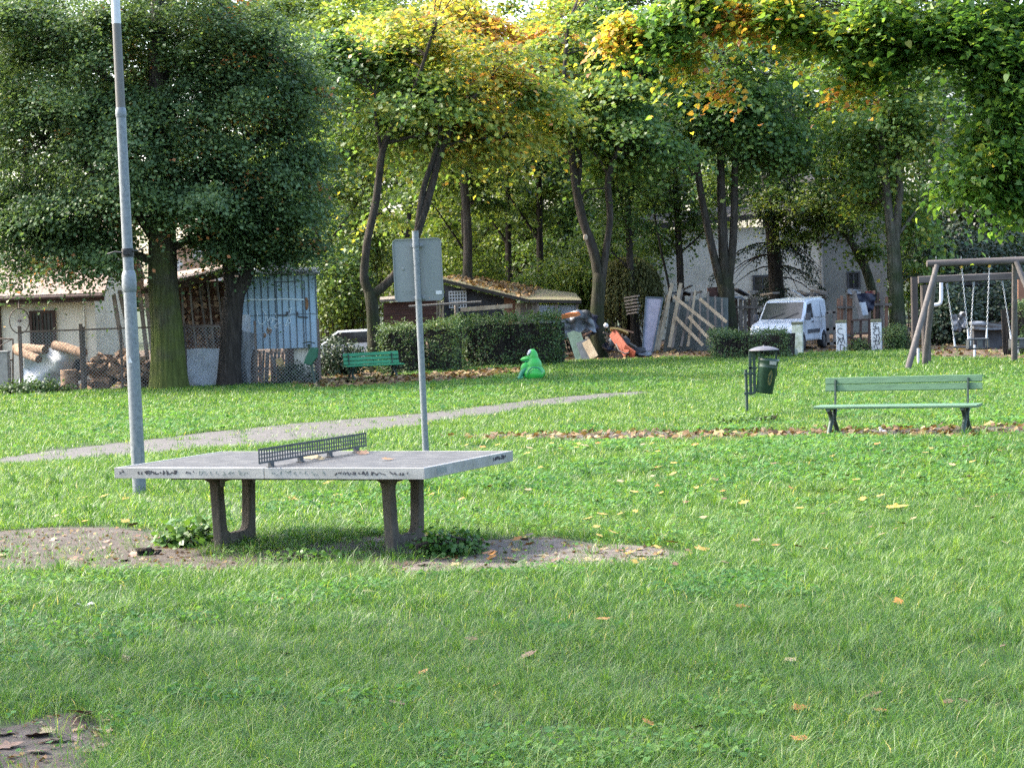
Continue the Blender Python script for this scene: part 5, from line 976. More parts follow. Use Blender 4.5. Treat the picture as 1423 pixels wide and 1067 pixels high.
# ------------------------------------------------------------------ parked car behind the bushes
def car(loc,rot,label):
    t=thing('parked_car',label,'car',loc,rot); m=MB(); prof=[(-2.1,.35),(2.1,.35),(2.12,.62),(1.95,.82),(1.0,.92),(.35,1.40),(-1.2,1.43),(-1.85,1.0),(-2.12,.9)]
    m.slab([(x,-.82,z) for x,z in prof],(0,1.64,0)); m.build('body',M_van,t,local=True,bevel=.07)
    m=MB()
    for sy in (-1,1): m.slab([(x,sy*.822,z) for x,z in ((.85,.95),(.32,1.34),(-1.15,1.36),(-1.6,1.0))],(0,sy*.006,0))
    m.slab([(1.02,-.70,.945),(1.02,.70,.945),(.40,.66,1.385),(.40,-.66,1.385)],(.02,0,.02)); m.slab([(-1.87,-.66,1.02),(-1.87,.66,1.02),(-1.27,.62,1.40),(-1.27,-.62,1.40)],(-.02,0,.02)); m.build('window',M_dglass,t,local=True)
    for x in (-1.3,1.3):
        for sy in (-1,1):
            m=MB(); m.lathe((x,sy*.76,.31),[(0,-.09),(.2,-.1),(.31,-.08),(.31,.08),(.2,.1),(0,.09)],20,Matrix.Rotation(math.pi/2,3,'X')); m.build('wheel',M_tyre,t,local=True)
    for sy in (-1,1): m=MB(); m.ball((2.0,sy*.6,.68),1,12,8,(.1,.2,.09)); m.build('headlight',M_lamp,t,local=True)
    m=MB(); m.box((2.11,0,.48),(.08,1.6,.16)); m.build('bumper',M_grey,t,local=True,bevel=.03); t.scale=(.82,.82,.82)
c=A(492,470,61); car((c.x,61,0),math.radians(168),'silver-white parked car mostly hidden by bushes behind the left bench')
# ------------------------------------------------------------------ hedges and bushes
bush('clipped_hedge','rounded end of the grey-green hedge beside the left bench',58,(583,482),(53,35),.75,9500,.055,G_hedge,spread=.09,box=True,core=8,tint=.45,cat='hedge')
bush('clipped_hedge','long ivy-leaved hedge in front of the old shed',60.5,(705,476),(72,36),.7,12000,.065,G_hedge,spread=.10,box=True,core=10,tint=.42,cat='hedge')
bush('clipped_hedge','low box hedge in front of the white van',59.6,(1042,478),(52,19),.6,9000,.045,G_hedge,spread=.07,box=True,core=8,tint=.5,cat='hedge')
bush('round_bush','round clipped bush beside the right white pillar',61.5,(1246,471),(19,19),.42,4200,.045,G_hedge,spread=.06,tint=.45)
bush('low_shrub','dark low shrub spreading in front of the garden gate',FYl-.7,(45,545),(58,17),.5,3600,.075,G_hedge,spread=.12,tint=.40,floor=.05)
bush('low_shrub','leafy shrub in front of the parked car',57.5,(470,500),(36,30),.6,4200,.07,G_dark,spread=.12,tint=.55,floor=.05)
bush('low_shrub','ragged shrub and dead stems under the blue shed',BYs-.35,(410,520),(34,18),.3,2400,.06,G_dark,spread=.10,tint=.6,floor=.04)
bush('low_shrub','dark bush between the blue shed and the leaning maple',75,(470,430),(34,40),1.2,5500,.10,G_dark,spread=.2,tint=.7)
bush('low_shrub','tall green bush above the parked car',72,(470,400),(48,60),2.0,7000,.13,G_wood,spread=.28,tint=.35)
bush('low_shrub','light-leaved bush behind the shed roof',77,(640,380),(60,40),1.8,5000,.13,G_wood,spread=.28,tint=.42)
bush('low_shrub','bright bush rising over the right end of the shed roof',73,(770,400),(52,40),1.6,6500,.13,G_wood,spread=.26,tint=.42)
bush('low_shrub','green thicket below the forked maple crown',84,(850,360),(70,60),2.,6500,.15,G_wood,spread=.32,tint=.32)
bush('low_shrub','small nettle clump between the white pillars',62.4,(1195,482),(14,14),.3,900,.06,G_hedge,spread=.09,tint=.55)
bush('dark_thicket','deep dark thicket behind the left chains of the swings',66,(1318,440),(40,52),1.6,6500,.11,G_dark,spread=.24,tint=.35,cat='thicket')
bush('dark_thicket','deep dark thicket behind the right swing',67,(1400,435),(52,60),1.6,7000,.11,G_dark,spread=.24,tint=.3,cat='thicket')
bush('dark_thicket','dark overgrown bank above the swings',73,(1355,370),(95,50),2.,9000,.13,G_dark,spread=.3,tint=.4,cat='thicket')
bush('column_hedge','narrow green column hedge behind the right swing chain',55.5,(1418,450),(10,33),.3,3000,.045,G_hedge,spread=.07,box=True,core=3,tint=.55,cat='hedge')
Yt=gd(270,758)
bush('nettle_plant','leafy green nettles against the left leg of the table',Yt,(258,748),(40,21),.20,620,.075,G_nett,spread=.05,tint=.6,cat='weed',perclump=7,floor=.02,droop=.3)
bush('nettle_plant','dark green weeds spreading round the right leg of the table',gd(610,772),(618,757),(55,19),.20,900,.05,G_nett,spread=.05,tint=.35,cat='weed',perclump=8,floor=.015)
bush('low_weeds','short weeds growing under the middle of the table',gd(440,779),(440,777),(75,9),.2,900,.04,G_nett,spread=.05,tint=.5,cat='weed',perclump=8,floor=.012)
bush('low_weeds','small weed tuft on the bare dirt left of the table',gd(205,772),(203,766),(9,7),.05,60,.04,G_nett,spread=.03,tint=.55,cat='weed',perclump=6,floor=.012)
bush('low_weeds','clump of yellowish weeds around the litter bin post',gd(1040,590),(1045,585),(52,10),.3,1500,.05,G_nett,spread=.07,tint=.75,cat='weed',perclump=8,floor=.012)
# ------------------------------------------------------------------ old shed
t=thing('garden_shed','old black-walled garden shed with leaf-strewn mossy roof behind the hedge','shed',(A(690,470,66).x,67,0))
def wall(pts,th=.08): return [A(x,y,Y) for x,y,Y in pts],(0,th,0)
m=MB(); m.slab([A(617,396,66),A(700,414,66),A(700,470,66),A(617,470,66)],(0,.1,0)); m.build('black_wall',M_tar,t)
m=MB(); m.slab([A(700.4,412,65.95),A(716,417,65.95),A(716,470,65.95),A(700.4,470,65.95)],(0,.1,0)); m.build('red_wall',M_plankr,t)
for i,(a,b,mm) in enumerate(((716.5,723,M_plankl),(723.5,731,M_plank),(731.5,739,M_plank),(739.5,747,M_dirtyc))):
    m=MB(); m.slab([A(a,421,65.7-.02*i),A(b,421,65.7-.02*i),A(b,470,65.7-.02*i),A(a,470,65.7-.02*i)],(0,.05,0)); m.build('wall_board',mm,t)
for a,b in ((749,772),(775,801)):
    m=MB(); nn=int((b-a)*1.4); m.sheet(nn*2+1,2,lambda u,v:A(a+(b-a)*u,424+46*v,65.3)+Vector((0,.025*math.cos(u*nn*math.pi),0)),(0,.004,0)); m.build('zinc_panel',M_corr,t)
m=MB(); m.beam(A(773.5,422,65.2),A(773.5,470,65.2),.07,.07,upv=(0,1,0)); m.beam(A(747.5,422,65.2),A(747.5,470,65.2),.06,.06,upv=(0,1,0)); m.beam(A(802,420,65.2),A(802,470,65.2),.07,.07,upv=(0,1,0)); m.build('corner_post',M_plank,t)
rp=[A(613,391,65.6),A(735,420,65.2),A(808,421,65.0),A(800,411,70),A(752,405,70.3),A(640,386,70.6)]
m=MB(); m.slab([rp[0],rp[1],rp[4],rp[5]],(0,0,.09)); m.slab([rp[1]+Vector((0,0,.003)),rp[2],rp[3],rp[4]+Vector((0,0,.003))],(0,0,.088)); ro=m.build('roof',M_mossr,t)
m=MB(); m.beam(rp[0]+Vector((0,-.03,.03)),rp[1]+Vector((0,-.03,.03)),.05,.09); m.beam(rp[1]+Vector((.03,-.035,.03)),rp[2]+Vector((0,-.03,.03)),.05,.09); m.build('fascia',M_dkroof,ro)
n=520; u,v=rng.random(n)**.8,rng.random(n); base=np.array([np.array(rp[0])*(1-a)*(1-b)+np.array(rp[1])*a*(1-b)+np.array(rp[4])*a*b+np.array(rp[5])*(1-a)*b for a,b in zip(u,v)]); base[:,2]+=.11+rng.random(n)*.03
npmesh('roof_leaves',leaves(base,np.c_[rng.normal(0,.5,(n,2)),np.ones(n)],np.c_[rng.normal(0,1,(n,2)),np.zeros(n)],rng.uniform(.08,.17,n),KITE*np.array([1.3,1,1])),4,M_litter,rng.random(n)*.9,ro)
m=MB(); w0,w1=A(624,405.5,65.93),A(648,427,65.93); 
for k in range(7): x=w0.x+(w1.x-w0.x)*k/6; m.box((x,65.93,(w0.z+w1.z)/2),(.03,.025,w0.z-w1.z+.03))
for k in range(6): z=w1.z+(w0.z-w1.z)*k/5; m.box(((w0.x+w1.x)/2,65.935,z),(w1.x-w0.x,.02,.035))
wi=m.build('lattice_window',M_whitep,t); m=MB(); m.box(((w0.x+w1.x)/2,65.985,(w0.z+w1.z)/2),(w1.x-w0.x,.02,w0.z-w1.z)); m.build('pane',M_dglass,wi)
m=MB(); m.slab([A(533,421,64),A(606,416,64),A(606,470,64),A(533,470,64)],(0,2.,0)); 
an=thing('board_shed','low dark red board shed left of the old shed','shed',(A(570,470,64).x,65,0)); m.build('wall',M_redb,an)
m=MB(); 
for z in (430,438): m.beam(A(533,z,63.98),A(606,z-1,63.98),.012,.02)
m.build('board_joint',M_brown,an); m=MB(); m.slab([A(528,420,63.7),A(610,414,63.7),A(610,410,66.2),A(528,416,66.2)],(0,0,.07)); m.build('roof',M_plank,an)
for i,x in enumerate((607,611,615)):
    m=MB(); m.beam(A(x,416+i,64.2),A(x-1+i,470,64.1),.06,.03,upv=(0,1,0)); m.solo('fence_slat',M_plankl,['left','middle','right'][i]+' thin slat in the gap between the two sheds','slat','slats between the two sheds')
m=MB(); m.tube([A(568,426,62.6),A(620,422.5,62.6),A(669,419.5,62.6)],.035,8); m.solo('long_pole',M_galvb,'long thin grey pole lying across in front of the sheds','pole')
m=MB(); m.tube([A(634,424,62.5),A(635,470,62.5)],.06,8); m.solo('post',M_plank,'grey post carrying the long pole below the lattice window','post')
m=MB(); m.beam(A(640,430.5,63.2),A(712,425,63.2),.10,.12); m.solo('beam',M_plankl,'pale sawn beam resting across the black shed wall','beam')
# ------------------------------------------------------------------ junk heap round the forked maple
JY=64.3
m=MB(); m.slab([A(770,442,61.4),A(781,437.6,61.4),A(791,435.6,61.4),A(801,435.2,61.4),A(803,439.5,61.4),A(793,441.5,61.4),A(782,443.5,61.4)],(.1,.45,.03)); m.solo('kayak',M_orange,'orange plastic boat end lying on the hedge top','boat')
m=MB(); m.sheet(14,10,foil(786,822,434,456,62.6,14,10,.24,81,lambda u,v,x,y:(x+9*v*(u-.2),y-3.5*math.sin(math.pi*u)*(1-v)+5*v*abs(math.sin(5*u)))),(0,.01,0)); m.solo('tarpaulin',M_dsheet,'grey tarpaulin draped beside the orange boat','tarp')
m=MB(); m.beam(A(808,437,JY+.4),A(828,444,JY+.2),.5,.22); m.solo('bundle',M_navy,'navy bundle left of the forked maple trunk','bundle')
m=MB(); m.beam(A(797,460,JY-.3),A(810,501,JY-.75),.40,.04,upv=(0,1,.3)); m.solo('board',M_teal,'dull green board leaning at the hedge end','board','boards of the junk heap')
m=MB(); m.beam(A(808,474,JY-.55),A(818,501,JY-.85),.34,.03,upv=(0,1,.3)); m.solo('board',M_slate,'slate-blue board half behind the beige ones','board','boards of the junk heap')
m=MB(); m.beam(A(814,474,JY-.7),A(826,497,JY-1.),.26,.03,upv=(0,1,.3)); m.solo('board',M_plankl,'wide beige board at the foot of the forked maple','board','boards of the junk heap')
m=MB(); m.beam(A(815,468,JY-.5),A(821,490,JY-.8),.09,.03,upv=(0,1,.3)); m.solo('board',M_plankl,'narrow beige board above the wide one','board','boards of the junk heap')
for i,(xa,ya,xb,yb,mm) in enumerate(((800,446,826,452,M_plank),(798,456,816,449,M_brown),(804,470,822,460,M_plankr),(838,462,862,470,M_plank),(840,470,858,458,M_plankl),(846,480,870,468,M_brown),(862,470,884,482,M_plank),(858,456,880,462,M_plankr))):
    m=MB(); m.beam(A(xa,ya,JY-.6+.1*i),A(xb,yb,JY-.5+.1*i),.10,.05); m.solo('broken_board',mm,'broken board jutting out of the junk heap among the sacks','board','broken boards of the junk heap')
m=MB(); m.ball(A(842,452.5,JY-.1),.075,14,10); m.solo('ball',M_white,'white ball on the junk right of the maple trunk','ball')
m=MB(); m.sheet(10,4,lambda u,v:A(848+25*u,454.5+6.5*u+3.5*v-2*math.sin(math.pi*u),JY-.5+.3*v),(0,0,-.06)); m.solo('board',M_tan,'curved ochre board on top of the junk heap','board','boards of the junk heap')
m=MB(); m.beam(A(851,462,JY-.4),A(872,491,JY-1.0),.30,.05,upv=(0,1,.5)); m.solo('board',M_red,'long rust-red board sloping down the junk heap','board','boards of the junk heap')
m=MB(); m.beam(A(868,484,JY-.9),A(882,494,JY-1.1),.28,.05,upv=(0,1,.8)); m.solo('board',M_red,'short rust-red board at the foot of the long one','board','boards of the junk heap')
m=MB(); m.tube([A(856,478,JY-.8),A(860,487,JY-1.),A(868,491.5,JY-1.1),A(874,490,JY-1.1)],.02,8); m.solo('bent_pipe',M_galvb,'thin bent pipe along the red boards','pipe')
for i,(x,y,rx_,ry_,mm,lab) in enumerate(((852,474,11,13,M_dsheet,'grey sack stuffed behind the red board'),(845,482,9,11,M_navy,'dark blue sack at the maple foot'),(866,476,11,12,M_tar,'black sack right of the long red board'),(884,488,16,8,M_tar,'low black heap of sheeting by the weeping shrub'),(812,462,12,14,M_tar,'black sack behind the green board'),(822,455,12,12,M_navy,'dark sack under the navy bundle'),(895,492,14,6,M_dsheet,'grey rags on the ground before the lilac panel'))):
    m=MB(); c=A(x,y,JY-.2+.1*(i%3)); R=np.random.default_rng(i); nu,nv=14,9; s=JY/F
    prof=[(math.sin(math.pi*j/nv),-math.cos(math.pi*j/nv)) for j in range(nv+1)]
    def bag(u,v):
        a=2*math.pi*u; q=math.sin(math.pi*v); d=np.array([[math.cos(a)*q,math.sin(a)*q,-math.cos(math.pi*v)]]); k=1+.36*float(vnoise(d,3.0,i+90)[0]); d=d[0]*k; return c+Vector((d[0]*rx_*s*.8,d[1]*.28,d[2]*ry_*s*.72))
    m.grid(nu+1,nv+1,bag); m.solo('sack',mm,lab,'sack','sacks of the junk heap')
for i in range(6):
    m=MB(); m.beam(A(868+i*.8,414+i*4.5,67.6),A(886+random.uniform(-2,3),411+i*4.6,67.3),.09,.05); m.solo('board',M_plank,'grey board in the little stack among the weeping twigs','board','little board stack')
# ------------------------------------------------------------------ leaning timbers
t=thing('lilac_panel','tall lilac-grey door panel leaning against the timbers','panel',(A(908,488,68.2).x,68,0))
lp=[A(895,489,67.7),A(905.5,489,67.7),A(921,414,68.6),A(898,413,68.6)]
lp=[A(893,487,67.7),A(907,489,67.7),A(921,414,68.6),A(898,413,68.6)]
m=MB(); m.slab(lp,(0,.05,0)); m.build('board',M_lilac,t); m=MB()
for i in range(4): m.beam(lp[i]+Vector((0,-.02,0)),lp[(i+1)%4]+Vector((0,-.02,0)),.05,.04,upv=(0,1,0))
m.build('frame',M_slate,t)
m=MB(); m.slab([A(921,492,68.6),A(1012,488,68.6),A(1012,414,69.4),A(985,412,69.4),A(960,418,69.4),A(932,420,69.4)],(0,.06,0)); m.solo('backing_board',M_panelg,'patchy grey-green backing board behind the leaning timbers','board')
for i,(xa,ya,xb,yb,w,lab) in enumerate(((934,394,914,487,.10,'tall grey pole leaning right of the lilac panel'),(929,410,909,488,.09,'pale yellowish pole leaning hard against the lilac panel'),(946,394,930,483,.11,'tall pale post in the middle of the leaning timbers'),(948,402,934,484,.08,'thin grey post beside the tall pale one'),(962,406,946,482,.07,'thin post left of the centre of the grey boards'),(966,404,956,482,.07,'thin pale post behind the lower cross slats'),(973,408,972,478,.06,'short upright post of the frame middle'),(984,406,983,478,.07,'grey upright post of the frame'),(994,412,994,474,.06,'grey upright post nearest the big trunk'),(1003,415,1004,468,.06,'upright post touching the big trunk'))):
    m=MB(); m.beam(A(xa,ya,68.9),A(xb,yb,67.9-.03*i),w,.06,upv=(0,1,0)); m.solo('leaning_pole',M_plankl if i in (0,1,2,5) else M_plank,lab,'pole','poles of the leaning timbers')
for i,(xa,ya,xb,yb,lab) in enumerate(((936,412,995,458,'long upper cross slat running down to the box hedge'),(939,441,977,480,'lower cross slat ending in the leaves'),(972,415,1010,448,'upper right cross slat ending at the big trunk'),(957,440,988,474,'short middle cross slat of the leaning timbers'))):
    m=MB(); m.beam(A(xa,ya,68.2-.05*i),A(xb,yb,67.6-.05*i),.10,.04,upv=(0,1,0)); m.solo('cross_slat',M_plankl,lab,'slat','cross slats of the leaning timbers')
m=MB(); m.slab([A(984,400,70),A(997,399,70),A(998,414,70),A(985,415,70)],(0,.4,0)); m.slab([A(986,402,69.98),A(995,401.5,69.98),A(996,411,69.98),A(987,412,69.98)],(0,-.02,0)); m.solo('crate',M_redb,'dark red-brown crate above the leaning timbers','crate')
for i in range(22):                                     # heap of scrap along the top of the timbers and sheds
    x=random.choice([rx(932,1012),rx(1016,1052),rx(1060,1150)]); y=rx(398,414) if x<1015 else rx(404,416); m=MB(); L_=rx(6,22); an_=rx(-5,5)
    m.beam(A(x-L_/2,y-an_,70.5+rx(-.5,.5)),A(x+L_/2,y+an_,70.5+rx(-.5,.5)),rx(.06,.3),rx(.03,.08)); m.solo('scrap_board',random.choice([M_plank,M_tar,M_brown,M_plank,M_dsheet]),'dark scrap board lying on the timber pile behind the van','scrap board','scrap boards on the timber pile')
# plank fences behind the van
def plankfence(label,x0,x1,yt,yb,Y,mm,step,w,gap=0.,skip=0.):
    t=thing('plank_fence',label,'fence',((A(x0,yb,Y).x+A(x1,yb,Y).x)/2,Y,0)); x=x0; k=0
    while x<x1:
        if random.random()>skip: m=MB(); m.beam(A(x,yt+rx(-5,5),Y+rx(-.04,.04)),A(x+rx(-1.5,1.5),yb,Y+rx(-.04,.04)),w*rx(.7,1.15),.03,upv=(0,1,0)); m.build('plank',mm[k%len(mm)],t)
        x+=step*rx(.8,1.2); k+=1
    for y in (yt+15,yb-18): m=MB(); m.beam(A(x0-1,y,Y-.07),A(x1+1,y,Y-.07),.05,.08); m.build('rail',M_plank,t)
    return t
plankfence('dark gappy plank fence between the big trunk and the white van',1017,1056,412,482,71,[M_plank,M_brown,M_plank],5.2,.11,skip=.1)
plankfence('reddish board gate left of the slumping tarp',1165,1186,412,484,69,[M_plankr,M_plankr,M_plank],4.6,.10)
plankfence('tall uneven planks beside the ivy-mottled trunk',1208,1238,408,482,69.3,[M_plank,M_plankr,M_brown],5.5,.10,skip=.15)
t=thing('timber_gate','low rail gate between the white van and the pillars','gate',(A(1150,480,66.5).x,66.5,0)); m=MB()
for a,b in (((1148,434),(1163,433)),((1149,434),(1151,480)),((1159,433),(1160,478)),((1148,458),(1163,456)),((1147,478),(1163,477))): m.beam(A(*a,66.5),A(*b,66.5),.09,.06,upv=(0,1,0))
m.build('frame',M_plank,t)
t=thing('timber_railing','low dark timber railing between the two lettered pillars','railing',(A(1200,480,66).x,66,0)); m=MB()
for a,b in (((1183,445),(1214,444)),((1182,464),(1213,463)),((1184,470),(1210,475))): m.beam(A(*a,66),A(*b,66.1),.10,.06)
for x in (1184,1196,1208): m.beam(A(x,444,66.06),A(x,482,66.06),.07,.05,upv=(0,1,0))
m.build('rails',M_brown,t)
m=MB(); m.sheet(14,10,foil(1188,1216,408,436,68.4,14,10,.10,83,lambda u,v,x,y:(x+4*(v-.5)*(1-2*u),y-6*(1-math.sin(math.pi*u))*v)),(0,.01,0)); m.solo('tarpaulin',M_navy,'black tarpaulin sagging between the red gate and the tall planks','tarp')
m=MB(); m.sheet(8,6,foil(1193,1203,420,438,68.2,8,6,.05,84,lambda u,v,x,y:(x+4*v,y)),(0,.008,0)); m.solo('plastic_sheet',M_sheet,'pale torn sheet hanging left of the black tarpaulin','sheet')
m=MB(); m.beam(A(1186,404,68.2),A(1199,450,67.9),.13,.04,upv=(0,1,0)); m.solo('board',M_plank,'slanting grey board in front of the red gate','board')
m=MB(); m.sheet(8,5,foil(1204,1213,405,411,68.6,8,5,.08,85),(0,.3,0)); m.solo('tub',mat('faded red plastic',[(.3,(.10,.02,.018)),(.7,(.17,.035,.03))],.6),'faded red plastic tub on the heap by the leaning trunk','tub')
m=MB(); m.sheet(8,5,foil(1178,1196,402,409,68.8,8,5,.1,86),(0,.3,-.05)); m.solo('plastic_sheet',M_dsheet,'grey sheeting on the heap left of the red tub','sheet')
m=MB(); m.beam(A(1103,404,72),A(1132,420,71),.25,.05); m.solo('scrap_sheet',M_corr,'light grey panel sloping down behind the van roof','panel')
# ------------------------------------------------------------------ white house
WYh=85.; hA,hB,hC=A(882,420,WYh),A(1143,420,WYh),A(1225,420,WYh+1.5)
t=thing('white_house','white rendered two-part house with dark roof behind the trees','house',((hA.x+hB.x)/2,WYh+4,0))
zt=A(1010,317,WYh).z
m=MB(); m.box(((hA.x+hB.x)/2,WYh+4,zt/2),(hB.x-hA.x,8,zt)); m.build('wall',M_whitew,t)
zt2=A(1185,255,WYh).z; m=MB(); m.box(((hB.x+hC.x)/2+.05,WYh+4.6,zt2/2),(hC.x-hB.x+.1,8,zt2)); m.build('side_wing',M_greyw,t)
m=MB(); m.slab([(hA.x-.5,WYh-.5,zt-.05),(hB.x+.1,WYh-.5,zt+.45),(hB.x+.1,WYh+8.4,zt+1.1),(hA.x-.5,WYh+8.4,zt+.6)],(0,0,.22)); m.build('roof',M_dkroof,t)
m=MB(); m.slab([(hB.x-.2,WYh-.2,zt2),(hC.x+.3,WYh-.2,zt2),(hC.x+.3,WYh+9,zt2+.7),(hB.x-.2,WYh+9,zt2+.7)],(0,0,.2)); m.build('roof',M_dkroof,t)
def win(x0,y0,x1,y1,Y,nm='window'):
    a,b=A(x0,y0,Y),A(x1,y1,Y); cx,cz=(a.x+b.x)/2,(a.z+b.z)/2; w,h=b.x-a.x,a.z-b.z; m=MB(); m.box((cx,Y-.01,cz),(w,.06,h)); f=m.build(nm,M_dglass,t)
    m=MB(); m.box((cx,Y-.05,cz),(.06,.05,h))
    for s_ in (-1,1): m.box((cx+s_*w/2,Y-.05,cz),(.08,.08,h+.08)); m.box((cx,Y-.05,cz+s_*h/2),(w-.08,.078,.08))
    m.build('frame',M_grey,f); m=MB(); m.box((cx,Y-.08,cz-h/2-.06),(w+.2,.16,.05)); m.build('sill',M_dirtyc,f)
win(1047,384,1072,405,WYh); win(1178,379,1194,401,WYh+.6); win(1163,300,1176,330,WYh+.6)
m=MB(); m.tube([(hB.x,WYh-.12,zt),(hB.x,WYh-.12,.2)],.06,8); m.build('downpipe',M_dirtyc,t)
m=MB(); m.beam(A(1132,318,WYh-.4),A(1142,334,WYh-.4),.35,.12); m.build('gutter_end',M_dkroof,t)
# ------------------------------------------------------------------ white van
def van(loc,rot,sc):
    t=thing('delivery_van','white delivery van with dusty cream roof parked behind the box hedge','van',loc,rot); Wd=.84
    # nose points to +x; side outline
    low=[(2.05,.34),(2.12,.62),(2.05,.86),(1.80,.98),(1.02,1.10)]; 
    prof=[(-2.05,.30),(2.05,.34),(2.12,.62),(2.05,.86),(1.80,.98),(1.10,1.10),(.50,1.70),(.20,1.79),(-.6,1.83),(-1.85,1.80),(-1.98,1.70),(-2.06,1.0)]
    def sec(k):                                     # tumblehome: the sides lean in above the waist
        return [(x*(1 if k<2 else .985),Wd-(.0 if z<1.05 else (z-1.05)*.13)-(.05 if k==2 else 0),z) for x,z in prof]
    m=MB(); n=len(prof); L0=[(x,y,z) for x,y,z in sec(0)]; R0=[(x,-y,z) for x,y,z in sec(0)]
    m.add(L0+R0,[tuple(range(n)),tuple(range(n,2*n))[::-1]]+[((i+1)%n,i,i+n,(i+1)%n+n) for i in range(n)]); m.build('body',M_van,t,local=True,bevel=.07)
    yy=lambda z:Wd-(0 if z<1.05 else (z-1.05)*.13)
    m=MB(); m.slab([(.30,-.66,1.755),(.30,.66,1.755),(-1.9,.66,1.80),(-1.9,-.66,1.80)],(0,0,.05)); m.build('roof_panel',M_vanroof,t,local=True,bevel=.03)
    m=MB(); e=.012
    m.slab([(1.08,-.74,1.115),(1.08,.74,1.115),(.52,.68,1.68),(.52,-.68,1.68)],(.014,0,.014)); m.build('windscreen',M_dglass,t,local=True)
    for sy in (-1,1):
        m=MB(); m.slab([(x,sy*(yy(z)+.004),z) for x,z in ((.86,1.13),(.43,1.60),(-.05,1.64),(-.05,1.13))],(0,sy*.01,0)); m.build('side_window',M_dglass,t,local=True)
        m=MB(); m.box((.98,sy*(Wd+.12),1.18),(.14,.18,.25)); mi=m.build('mirror',M_grey,t,local=True,bevel=.04)
        m=MB(); m.box((-.1,sy*(Wd+.008),.66),(1.5,.02,.13)); m.build('rub_strip',M_grey,t,local=True,bevel=.004)
        m=MB(); 
        for x in (1.0,-.12,-1.15): m.beam((x,sy*(yy(.45)+.003),.42),(x,sy*(yy(1.04)+.003),1.04),.012,.004,upv=(0,1,0)); m.beam((x-.02,sy*(yy(1.08)+.003),1.08),(x-.04,sy*(yy(1.66)+.003),1.66),.012,.004,upv=(0,1,0))
        m.build('panel_gap',M_grey,t,local=True)
        m=MB(); m.slab([(x,sy*(yy(z)+.003),z) for x,z in ((-.25,1.14),(-.27,1.62),(-1.05,1.63),(-1.08,1.14))],(0,sy*.012,0)); m.slab([(x,sy*(yy(z)+.003),z) for x,z in ((-1.22,1.14),(-1.2,1.63),(-1.82,1.6),(-1.88,1.14))],(0,sy*.012,0)); m.build('side_pressing',M_van,t,local=True,bevel=.008)
        m=MB(); m.box((.02,sy*(Wd+.015),1.0),(.16,.03,.05)); m.build('door_handle',M_grey,t,local=True,bevel=.008)
        m=MB(); m.slab([(2.075,sy*.46,.66),(1.95,sy*.80,.70),(1.80,sy*.80,.93),(1.98,sy*.50,.88)],(.05,sy*.03,.02)); m.build('headlight',M_lamp,t,local=True,bevel=.012)
        for x in (1.35,-1.32):
            Rx=Matrix.Rotation(math.pi/2,3,'X'); m=MB(); m.lathe((x,sy*.78,.30),[(0,-.08),(.19,-.08),(.20,-.10),(.29,-.10),(.305,-.07),(.305,.07),(.29,.10),(.20,.10),(.19,.085),(0,.085)],24,Rx); wh=m.build('wheel',M_tyre,t,local=True)
            m=MB(); m.lathe((x,sy*.86,.30),[(0,.022),(.10,.02),(.17,.008),(.19,0)] if sy<0 else [(.19,0),(.17,-.008),(.10,-.02),(0,-.022)],20,Rx); m.build('rim',M_galvb,wh,local=True)
            m=MB(); m.tube([(x+.36*math.cos(a),sy*(Wd+.004),.32+.36*math.sin(a)) for a in [math.pi*k/10 for k in range(11)]],.03,6); m.build('wheel_arch',M_van if x>0 else M_van,t,local=True)
    m=MB(); m.box((2.06,0,.44),(.16,1.6,.27)); bu=m.build('bumper',M_grey,t,local=True,bevel=.05); m=MB(); m.box((2.10,0,.70),(.05,.84,.13)); m.build('grille',M_grey,t,local=True,bevel=.01)
    m=MB(); m.box((2.148,0,.45),(.01,.50,.11)); m.build('number_plate',M_white,bu,local=True)
    for y0,y1 in ((-.5,.1),(.1,.6)): m=MB(); m.tube([(1.12,y0,1.12),(.93,y1,1.34)],.012,6); m.build('wiper',M_black,t,local=True)
    t.scale=(sc,sc,sc); return t
vp=P(1099,490); van((vp.x*66.2/vp.y,66.2,0),math.radians(-114),.86)
# ------------------------------------------------------------------ white concrete pillars
def pillar(px,py,h,lab,mm,letters):
    p=P(px,py); t=thing('concrete_pillar',lab,'pillar',(p.x,p.y,0),math.radians(-14),'white concrete pillars along the kerb of grass'); w=.29
    m=MB(); m.box((0,0,h/2-.05),(w,w,h+.1)); sh=m.build('shaft',mm,t,local=True,bevel=.012)
    m=MB(); m.box((0,0,h+.04),(w+.02,w+.02,.085)); m.build('cap',M_cap,t,local=True,bevel=.018)
    m=MB(); O=(-w/2,-w/2-.001,0)
    for pts in letters: stroke(m,[(x*w,z*h) for x,z in pts],O,(1,0,0),(0,0,1),(0,-1,0),.022)
    if letters: m.build('lettering',M_ink,sh,local=True)
arc=lambda cx,cz,rx_,rz_,a0,a1,n=9:[(cx+rx_*math.cos(math.radians(a0+(a1-a0)*i/n)),cz+rz_*math.sin(math.radians(a0+(a1-a0)*i/n))) for i in range(n+1)]
pillar(1109,491,.83,'mossy yellowish pillar in front of the white van',M_pillm,[])
pillar(1170,488.5,.83,'white pillar lettered SMO in black paint',M_pill,[[(.47,.925),(.53,.925)],[(.20,.90),(.22,.885)],arc(.45,.72,.27,.10,50,230)+[(.42,.615),(.70,.60)]+arc(.45,.54,.28,.085,20,-170),[(.14,.27),(.30,.46),(.52,.30),(.72,.50),(.85,.28)],[(.38,.03),(.40,.25)],arc(.42,.135,.42,.115,95,-90)])
